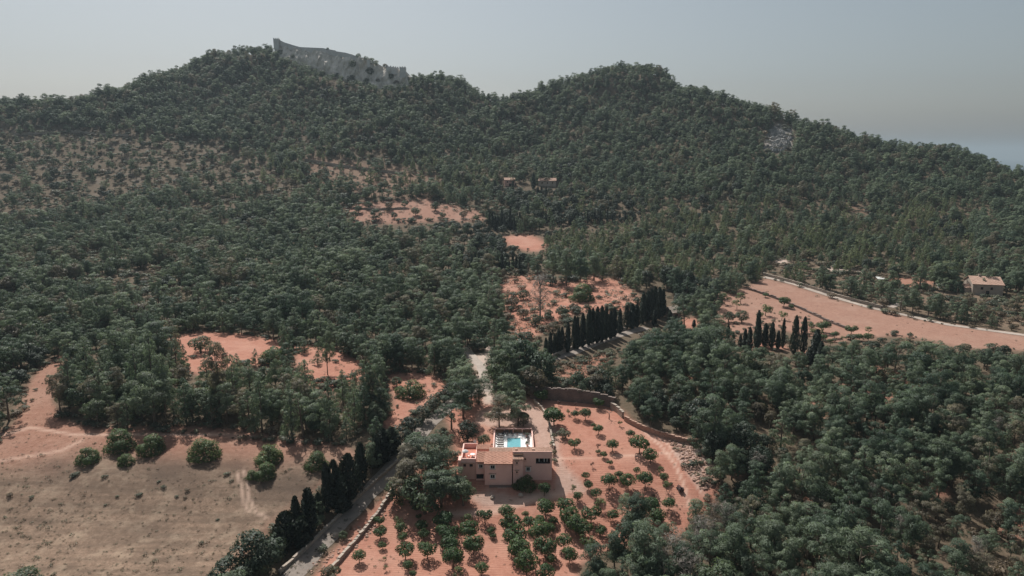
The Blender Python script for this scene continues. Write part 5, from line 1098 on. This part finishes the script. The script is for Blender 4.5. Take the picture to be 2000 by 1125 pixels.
# cypresses
def cyp_row(lst, phrase, grp):
    lst = sorted(lst)
    for k, it in enumerate(lst):
        px, top, base = it[:3]
        hw = it[3] if len(it) > 3 else None
        if base < 560: top = base - (base - top) * random.uniform(0.5, 0.95)
        cnt['cypress'] += 1
        by_base('cypress', px, base, top, f'dark cypress {phrase}, {ords[k]} from left' if len(lst) > 1 else f'dark cypress {phrase}', 'cypress_tree', 'cypress', grp, 4 if (hw or 0) > 18 else None, hw)
cyp_row([(580, 970, 1045, 12), (605, 955, 1040, 17), (624, 962, 1020, 11), (560, 1000, 1062, 26), (590, 1010, 1068, 18), (640, 905, 1000, 11), (655, 900, 992, 19), (682, 888, 972, 26), (706, 865, 938, 13), (736, 848, 912, 13), (749, 838, 902, 17), (766, 835, 888, 15), (668, 930, 1000, 18), (545, 1035, 1085, 22)], 'in the row beside the lower lane', 'cypresses along the lower lane')
z6 = lambda L: [(800 + x * .35, 520 + t_ * .35, 520 + b_ * .35, hw) for x, t_, b_, hw in L]
cyp_row(z6([(760, 400, 500, 5), (785, 370, 495, 5.5), (808, 380, 490, 5), (830, 350, 490, 6), (850, 340, 480, 6), (882, 315, 480, 6), (920, 280, 460, 7), (935, 285, 462, 6), (965, 265, 450, 7), (1000, 240, 440, 8), (1020, 235, 432, 7), (1045, 230, 428, 7), (1070, 225, 420, 8), (1095, 230, 410, 7), (1120, 250, 402, 7), (1140, 235, 392, 7), (1172, 240, 372, 6)]), 'in the straight row above the upper lane', 'cypresses above the upper lane')
cyp_row(z6([(1210, 220, 350, 8), (1240, 210, 348, 9), (1265, 215, 340, 8), (1300, 150, 320, 8), (1325, 140, 312, 8), (1345, 130, 302, 8), (1365, 115, 300, 8), (1390, 120, 290, 8), (1410, 130, 282, 7), (1365, 245, 332, 5), (1450, 245, 330, 5), (1482, 270, 342, 4)]), 'in the tall clump at the end of the upper lane', 'cypress clump by the shed')
cyp_row(z6([(1515, 305, 352, 3), (1586, 298, 342, 4)]), 'on the red patch below the shed', 'cypresses below the shed')
z7 = lambda L: [(1300 + x * .35, 450 + t_ * .35, 450 + b_ * .35, hw) for x, t_, b_, hw in L]
cyp_row(z7([(345, 520, 650, 4.5), (375, 565, 652, 4), (415, 580, 655, 4), (440, 550, 662, 5), (465, 540, 670, 6), (508, 450, 662, 6.5), (520, 530, 645, 5), (552, 520, 650, 6.5), (590, 515, 655, 7), (625, 560, 660, 5), (652, 492, 655, 5), (716, 478, 690, 9), (764, 485, 685, 8), (832, 555, 745, 11), (858, 620, 765, 8), (800, 650, 745, 8)]), 'on the edge of the right hand terraces', 'cypresses below the right terraces')
z56 = lambda L: [(550 + x * .35, 250 + t_ * .35, 250 + b_ * .35, hw) for x, t_, b_, hw in L]
cyp_row(z56([(1010 + i * 17.5 + (i * 41 % 13) - 6, 655 + (i * 37 % 40), 790 + (i * 23 % 30), 3.2) for i in range(19)]), 'in the dark row below the little red plot', 'cypresses below the little red plot')
cyp_row(z56([(1165 + i * 13.5 + (i * 29 % 9) - 4, 425 + (i * 31 % 35), 575 - (i * 13 % 25), 3.0) for i in range(13)]), 'in the dense far row right of the clearing', 'far cypresses right of the clearing')
cyp_row(z56([(1385 + i * 24 + (i * 53 % 23) - 11, 432 + (i * 29 % 45) - i * .6, 545 - (i * 17 % 30), 2.4) for i in range(25)]), 'in the thin far row towards the right hill', 'thin far cypresses')
cyp_row(z56([(1405, 240, 340, 4.5), (1190, 265, 350, 3.5), (1430, 310, 375, 3.2), (1450, 320, 378, 3.2), (1475, 325, 385, 3.2), (1530, 320, 375, 3.0), (1290, 280, 345, 3)]), 'by the far houses', 'cypresses by the far houses')
# small trees on the right terraces
tl = [(330, 370, 36, 'young'), (418, 368, 36, 'young'), (398, 405, 32, 'young'), (556, 432, 40, 'young'), (648, 465, 32, 'young'), (530, 465, 20, 'young'), (557, 356, 18, 'citrus'), (660, 390, 36, 'citrus'), (700, 422, 18, 'citrus'), (875, 525, 46, 'citrus'), (942, 575, 26, 'citrus'), (820, 560, 26, 'young'), (990, 600, 20, 'young'), (1035, 545, 36, 'citrus'),
      (1132, 552, 26, 'young'), (880, 590, 24, 'citrus'), (1080, 590, 26, 'citrus'), (760, 545, 22, 'young'), (800, 520, 26, 'young'), (865, 560, 22, 'young'), (1130, 590, 30, 'citrus'), (920, 620, 24, 'young'), (1000, 640, 22, 'young'), (425, 478, 40, 'oak'), (350, 480, 36, 'oak')]
for kk in ('young', 'citrus', 'oak'):
    L = sorted(i for i in tl if i[3] == kk)
    for n_, (x, y, r, k) in enumerate(L):
        by_crown(k, 1300 + x * .35, 450 + y * .35, r * .35, {'young': 'pale green almond tree', 'citrus': 'dark green small tree', 'oak': 'dark round oak'}[k] + f' on the right terraces, {ords[n_]} of {len(L)} from the left', {'young': 'almond_tree', 'citrus': 'fruit_tree', 'oak': 'oak_tree'}[k], 'tree', 'small trees on the right terraces', squash=0.85)

# ------------------------------------------------------------------ woods
skt = lambda p: np.interp(p, skx, sky_)
def open_mask(px, py):
    mm = np.zeros(px.shape, bool)
    for p in NOTREE: mm |= inpoly(px, py, p)
    return mm
def cand(sp_, y0, y1):
    xs = np.arange(-0.9 * y1, 0.9 * y1, sp_); ys = np.arange(y0, y1, sp_ * 0.9); X, Y = np.meshgrid(xs, ys); X = X + rng.uniform(-.48, .48, X.shape) * sp_; Y = Y + rng.uniform(-.48, .48, X.shape) * sp_
    X, Y = X.ravel(), Y.ravel(); k = (np.abs(X / Y) < 0.86); X, Y = X[k], Y[k]; Z = zt(X, Y); px, py, d = proj(X, Y, Z)
    top = np.interp(px, skx, sky_); yr = np.interp(top, rr_, ry_); k = Y < yr * 1.12 + 10
    return X[k], Y[k], Z[k], px[k], py[k], d[k]
X1 = [cand(4.3, 78, 330), cand(4.7, 330, 560), cand(4.9, 560, 980)]
X, Y, Z, PX, PY, D = [np.concatenate(a) for a in zip(*X1)]
scrub = inpoly(PX, PY, SCRUB_L) | inpoly(PX, PY, SCRUB_T) | inpoly(PX, PY, SCRUB_R)
broad = 0.5 + 0.5 * wob(X, Y, 0.03, 3) + 0.25 * wob(X, Y, 0.11, 1)
leftw = np.clip((950 - PX) / 250, 0, 1) * np.clip((PY - 330) / 60, 0, 1)
p_oak = np.clip(0.10 + 0.38 * leftw * (broad > 0.55) + 0.12 * (broad > 0.8), 0, 0.8)
p_oak = np.where((PX < 140) & (PY > 560), 0.75, p_oak)
u = rng.uniform(size=len(X)); species = np.where(u < p_oak, 1, 0)
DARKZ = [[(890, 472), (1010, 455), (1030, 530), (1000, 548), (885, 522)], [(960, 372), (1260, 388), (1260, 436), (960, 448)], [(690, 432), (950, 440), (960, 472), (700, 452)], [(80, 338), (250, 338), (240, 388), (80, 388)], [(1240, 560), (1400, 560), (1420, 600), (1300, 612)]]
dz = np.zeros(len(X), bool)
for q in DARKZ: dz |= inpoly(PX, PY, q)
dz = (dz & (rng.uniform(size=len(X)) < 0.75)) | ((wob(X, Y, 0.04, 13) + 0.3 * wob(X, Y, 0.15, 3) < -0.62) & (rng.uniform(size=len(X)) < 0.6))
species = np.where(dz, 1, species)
size = np.clip(rng.lognormal(0.0, 0.27, len(X)), 0.5, 1.75) * (1 + 0.2 * wob(X, Y, 0.045, 5))
size = np.where(Y > 560, 1.04 * size ** 0.8, size)
# young pine plantation in the middle of the valley is smaller
yng = (PX > 1050) & (PX < 1900) & (PY > 400) & (PY < 560); size = np.where(yng, size * 0.85, size)
hgt = np.where(species == 0, 8.0, 5.5) * size
rad = np.where(species == 0, 2.7, 2.5) * size
_, pyt, _ = proj(X, Y, Z + hgt); _, pym, _ = proj(X, Y, Z + hgt * 0.55); pr = rad * F / D
bad = open_mask(PX, PY) | open_mask(PX, pyt + 2) | open_mask(PX, pym) | open_mask(PX - pr * .6, pym) | open_mask(PX + pr * .6, pym)
dens = rng.uniform(size=len(X)); 
for cp_ in (CYP_3, CYP_4, FARM_CLEAR, HOUSES_CLEAR): bad |= (inpoly(PX, pyt, cp_) | inpoly(PX, pym, cp_)) & ~inpoly(PX, PY, cp_) & (rng.uniform(size=len(X)) < (0.65 if cp_ in (CYP_3, CYP_4) else 1.1))
spatch = (wob(X, Y, 0.030, 11) + 0.35 * wob(X, Y, 0.12, 4) > 0.40) & (PX < 1150) & (PY > 300) & (PY < 620); scrub |= spatch & ~bad
keep = ~bad & ~scrub & (dens < np.clip(0.82 + 0.3 * wob(X, Y, 0.09, 8), 0.45, 0.97))
# inside open scrub only a few trees
keep |= ~bad & scrub & (dens < 0.15)
inwood = keep
# small growth where a full tree would stand in front of open ground
small = bad & ~open_mask(PX, PY) & (dens < 0.75)
_, pys, _ = proj(X, Y, Z + 1.6); small &= ~open_mask(PX, pys)
shrubs = small | (scrub & ~keep & ~open_mask(PX, PY) & (dens < np.where(inpoly(PX, PY, SCRUB_T), 0.5, np.where(inpoly(PX, PY, SCRUB_L), 0.66, np.where(spatch, 0.72, 0.88)))))
# undergrowth
_, pyb, _ = proj(X, Y, Z + 2.6)
shrubs &= ~((inpoly(PX, pyb, FARM_CLEAR) | inpoly(PX, pyb, HOUSES_CLEAR)))
under = ~keep & ~bad & (Y < 420) & (dens < 0.97)
shrubs |= under
inframe = (PX > -15) & (PX < 2015) & (pyt < 1120) & (PY < 1200) & (PY > 60)
def zone(px, py):
    if px > 1100 and py > 720 and px + 0.6 * (py - 720) > 1190:
        band = 'front' if py > 1000 else 'second' if py > 900 else 'third' if py > 810 else 'rearmost'
        side = 'left' if px < 1370 else 'centre left' if px < 1560 else 'centre right' if px < 1780 else 'right'
        return f'big right wood, {band} belt, {side}'
    if px < 140 and py > 500: return 'at the left edge above the straw field'
    if py > 560 and px < 960: return ('behind the left grove' if px < 330 else 'above the two red clearings' if px < 640 else 'left of the footpath') + (', nearer trees' if py > 680 else ', farther trees')
    if py > 560 and px < 1420: return 'around the upper lane' + (', left end' if px < 1180 else ', right end')
    if py > 560: return 'beside the right terraces'
    if py > 440: return 'valley left of the red plots' if px < 950 else 'valley right of the red plots'
    return 'lower left slopes' if px < 800 else 'under the right hill'
pine_look = {**{k: 'rounded pine' for k in PINE_ROUND}, **{k: 'cone shaped young pine' for k in PINE_CONE}, **{k: 'open crowned pine' for k in PINE_OPEN}}
def pick_var(key, i):
    if key == 'pine':
        c = rng.uniform()
        if Y[i] > 600: L = PINE_ROUND if c < .8 else PINE_OPEN
        elif yng[i]: L = PINE_CONE if c < .6 else PINE_ROUND
        elif PX[i] > 1100 and PY[i] > 640: L = PINE_ROUND if c < .5 else PINE_OPEN if c < .85 else PINE_CONE
        else: L = PINE_ROUND if c < .45 else PINE_CONE if c < .75 else PINE_OPEN
        return L[rng.integers(len(L))]
    return int(rng.integers(len(SPECIES[key])))
shown = hgt * F / D
def run(key, idx, base_h, limit, nm, cat, lookf, stuff_name):
    idx = np.array(idx); order = idx[np.argsort(-(np.where(inframe[idx], shown[idx], 0)))]
    indiv = [i for i in order[:limit] if inframe[i]]; iset = set(indiv); pts = []; made = {}
    for i in idx:
        v = pick_var(key, i); sp = SPECIES[key][v]; s = hgt_of[key][i] / sp['H']; sx = s * rng.uniform(0.88, 1.15)
        if i in iset:
            zn = zone(PX[i], PY[i]); look = lookf(v, s); e = place(key, v, X[i], Y[i], sx, '', nm, cat, f'{look}s, {zn}', sz=s); made.setdefault((look, zn), []).append((PX[i], e))
        else: pts.append((X[i], Y[i], Z[i] - 0.05, rng.uniform(0, 6.283), sx, s, v))
    for (look, zn), L in made.items():
        L.sort(key=lambda q: q[0])
        for n_, (_, e) in enumerate(L): e['label'] = f'{look}, {zn}' + (f', {ords[n_]} from left' if len(L) > 1 else '')
    if key == 'bush': pts += edge_pts
    scatter_stuff(stuff_name, key, pts)
    return len(indiv), len(pts)
scatter_sap = lambda: scatter_stuff('pine_plantation', 'sapling', [(X[i], Y[i], Z[i] - .05, rng.uniform(0, 6.283), hgt[i] / 8 * rng.uniform(.8, 1.1) * .9, hgt[i] / 8 * .9, int(rng.integers(5))) for i in isap])
hgt_of = {'pine': hgt, 'oak': hgt, 'bush': np.clip(rng.normal(1.7, 0.5, len(X)), 0.7, 3.2) * np.where(scrub, np.where(inpoly(PX, PY, SCRUB_T), 1.15, 1.5), 1.0)}
ip = np.where(keep & (species == 0))[0]; io = np.where(keep & (species == 1))[0]
light = yng & (rng.uniform(size=len(X)) < 0.55 + 0.5 * wob(X, Y, 0.05, 4)) | (PX > 500) & (PX < 1000) & (PY > 300) & (PY < 380) & (rng.uniform(size=len(X)) < 0.4)
idk = io[dz[io]]; io = io[~dz[io]]
isap = ip[light[ip]]; ip = ip[~light[ip]]; ib = np.where(shrubs)[0]
edge_pts = []
def edge_sow(poly, n_, lo, hi, spread):
    P_ = np.array(poly + poly[:1], float); sg = np.hypot(*(P_[1:] - P_[:-1]).T); cu = np.concatenate([[0], np.cumsum(sg)])
    for _ in range(n_):
        q = random.uniform(0, cu[-1]); px, py = np.interp(q, cu, P_[:, 0]) + random.gauss(0, spread), np.interp(q, cu, P_[:, 1]) + random.gauss(0, spread * 0.5)
        if not (-10 < px < 2010 and py < 1130) or inpoly(px, py, LANE) or inpoly(px, py, VILLA_CLEAR) or inpoly(px, py, TRACK_N): continue
        x, y, z = hit(px, py); s = random.uniform(lo, hi) * random.choice((0.6, 1, 1, 1.5)) / 1.7; edge_pts.append((x, y, z - .05, random.uniform(0, 6.28), s * random.uniform(.8, 1.3), s, random.randrange(5)))
for pl, n_, lo, hi, sp_ in ((CLEAR_B, 60, .6, 2.0, 5), (CLEAR_C, 60, .6, 2.2, 6), (CLEAR_D, 45, .5, 1.6, 5), (UP_G, 150, .8, 2.6, 10), (UP_H, 30, .8, 2.5, 4), (FAR_I, 110, 1.0, 3.2, 6), (FIELD_R, 60, .6, 2.0, 3), (SPUR_Q, 70, .6, 2.0, 7), (PATCH_M, 30, 1, 3, 4), (ROCKFACE, 50, 1.2, 3.5, 7), (STRIP_K, 60, .8, 2.4, 4), (PATCH_N, 20, .8, 2, 3), (PATCH_O, 40, .8, 2.2, 4),
                        ([(128, 688), (70, 725), (45, 775), (26, 830), (-20, 880)], 40, .6, 1.8, 5), ([(150, 830), (330, 832), (430, 836), (520, 845), (600, 858), (690, 872)], 90, .5, 1.8, 4), ([(1190, 1055), (1240, 990), (1330, 1030), (1395, 965), (1370, 890)], 40, .5, 1.5, 6)):
    edge_sow(pl, n_, lo, hi, sp_)
for pl, n_ in ((CYP_1, 110), (CYP_2, 120), (SPUR_Q, 40), ([(1100, 470), (1300, 470), (1300, 560), (1240, 560)], 80)):
    xs_ = [p[0] for p in pl]; ys_ = [p[1] for p in pl]
    for _ in range(n_):
        px, py = random.uniform(min(xs_), max(xs_)), random.uniform(min(ys_), max(ys_))
        if not inpoly(px, py, pl) or inpoly(px, py, UPLANE): continue
        x, y, z = hit(px, py); s = random.uniform(.5, 1.6) / 1.7; edge_pts.append((x, y, z - .05, random.uniform(0, 6.28), s * 1.2, s, random.randrange(5)))
print('woods', run('pine', ip, 8, 300 - cnt['pine'], 'pine_tree', 'pine tree', lambda v, s: pine_look[v], 'pine_forest'), run('oak', io, 5.5, 240, 'oak_tree', 'oak tree', lambda v, s: 'large dark evergreen oak' if s > 1.05 else 'dark evergreen oak', 'oak_woodland'))
scatter_sap()
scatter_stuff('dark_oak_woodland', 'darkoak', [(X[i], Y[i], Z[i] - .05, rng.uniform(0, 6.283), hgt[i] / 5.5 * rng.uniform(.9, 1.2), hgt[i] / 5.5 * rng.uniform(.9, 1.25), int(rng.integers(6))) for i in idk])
shown = hgt_of['bush'] * F / D
print('shrubs', run('bush', ib, 1.7, 110, 'shrub', 'shrub', lambda v, s: 'tall grey green shrub' if s > 1.0 else 'low grey green shrub', 'scrub'))

# ------------------------------------------------------------------ weeds in the fields, scrub on the red plots
pts = []
def sow(poly, n_, lo, hi, dens_f=None, bb=None):
    xs = [p[0] for p in poly]; ys = [p[1] for p in poly]; k = 0
    while k < n_:
        px, py = random.uniform(max(-20, min(xs)), max(xs)), random.uniform(min(ys), min(1160, max(ys)))
        if not inpoly(px, py, poly): continue
        k += 1
        if dens_f and random.random() > dens_f(px, py): continue
        x, y, z = hit(px, py); s = random.uniform(lo, hi) * (1 if random.random() < .85 else 1.7); pts.append((x, y, z - .02, random.uniform(0, 6.28), s, s * random.uniform(.6, 1.1), random.randrange(5)))
sow(FIELD_L, 1500, 0.15, 0.4)
sow(FIELD_L, 1500, 0.3, 1.0, lambda px, py: (0.3 + 0.7 * (py > 900)) * (0.25 + 0.75 * (math.sin(px * .021) + math.sin(py * .05 + px * .01) > 0)) * (1.3 if px < 330 else 0.5))
sow(ORCH, 300, 0.25, 0.8); sow(CLEAR_D, 60, 0.5, 1.2); sow(CLEAR_C, 60, .5, 1.6); sow(UP_G, 400, 0.9, 3.6); sow(FIELD_R, 160, 0.4, 1.4, lambda px, py: 1 if py < 600 and px < 1500 else .25); sow(FAR_I, 90, 1.5, 5); sow(MOUND, 30, .5, 1.4); sow(SPUR_Q, 90, .8, 2.2); sow(LANE, 130, .3, 1.0, lambda px, py: 1 if py > 960 else 0)
scatter_stuff('field_weeds', 'weed', pts)
L = [(205, 930, 7), (320, 950, 7), (367, 955, 7), (362, 970, 5), (445, 925, 8), (452, 938, 5), (310, 940, 5), (205, 985, 4), (145, 925, 10), (60, 970, 7), (20, 965, 8), (395, 1058, 6), (425, 1015, 5), (230, 968, 5), (270, 965, 8), (345, 968, 5), (140, 930, 8)]
for k, (px, py, r) in enumerate(sorted(L)): by_crown('bush', px, py, r, f'small green tuft on the straw field, {ords[k]} of {len(L)} from the left', 'shrub', 'shrub', 'tufts on the straw field', squash=.8)
L = [(1000, 640, 10), (1012, 600, 12), (1030, 622, 9), (1080, 590, 12), (1100, 605, 9), (1060, 640, 14), (1105, 575, 10), (1170, 580, 8), (1200, 590, 7), (1020, 560, 12), (1150, 600, 8), (1090, 570, 12), (1045, 605, 12), (1215, 570, 6), (1185, 570, 6), (1000, 575, 13), (1070, 620, 14), (1085, 632, 12)]
for k, (px, py, r) in enumerate(sorted(L)): by_crown('bush', px, py, r, f'grey green bush on the upper red plot, {ords[k]} of {len(L)} from the left', 'shrub', 'shrub', 'bushes on the upper red plot', squash=.8)
L = [(700, 408, 8), (735, 418, 12), (760, 402, 9), (812, 412, 9), (790, 398, 7), (850, 402, 10), (905, 418, 8), (930, 425, 6), (690, 420, 10), (720, 400, 8), (770, 420, 7), (865, 420, 7)]
for k, (px, py, r) in enumerate(sorted(L)): by_crown('oak', px, py, r, f'dark bush in the far clearing, {ords[k]} of {len(L)} from the left', 'shrub', 'shrub', 'bushes in the far clearing', squash=.9)
# trees standing on the castle rock
ROCKSH = ((548, 104, 7), (575, 112, 7), (690, 126, 8), (700, 104, 5), (715, 112, 6), (726, 110, 7), (735, 117, 6), (752, 122, 5), (640, 93, 3), (722, 140, 8), (660, 148, 6), (688, 154, 7), (716, 160, 7), (738, 158, 5), (764, 150, 6), (774, 164, 7), (800, 156, 6), (810, 162, 7), (652, 150, 6), (612, 138, 6))
for k, (px, py, r) in enumerate(ROCKSH):
    py = max(py, float(np.interp(px, [a for a, _ in TOP], [b for _, b in TOP])) + 1)
    v = k % 6; sp = SPECIES['oak'][v]; Yc = cliffY(px) + 14 * max(0, min(1, 1 - (py - np.interp(px, [a for a, _ in TOP], [b for _, b in TOP])) / 60)) - 2; x, z = onY(px, py + r * .6, Yc); s = r * proj(x, Yc, z)[2] / F / sp['R']
    e = thing('shrub', f'dark shrub clinging to the castle rock, {ords[int(np.argsort(np.argsort([q[0] for q in ROCKSH]))[k])]} from left', 'shrub', (x, Yc, z - s * 1.2), k, 'shrubs on the castle rock', s); link('foliage', sp['crown'], e)
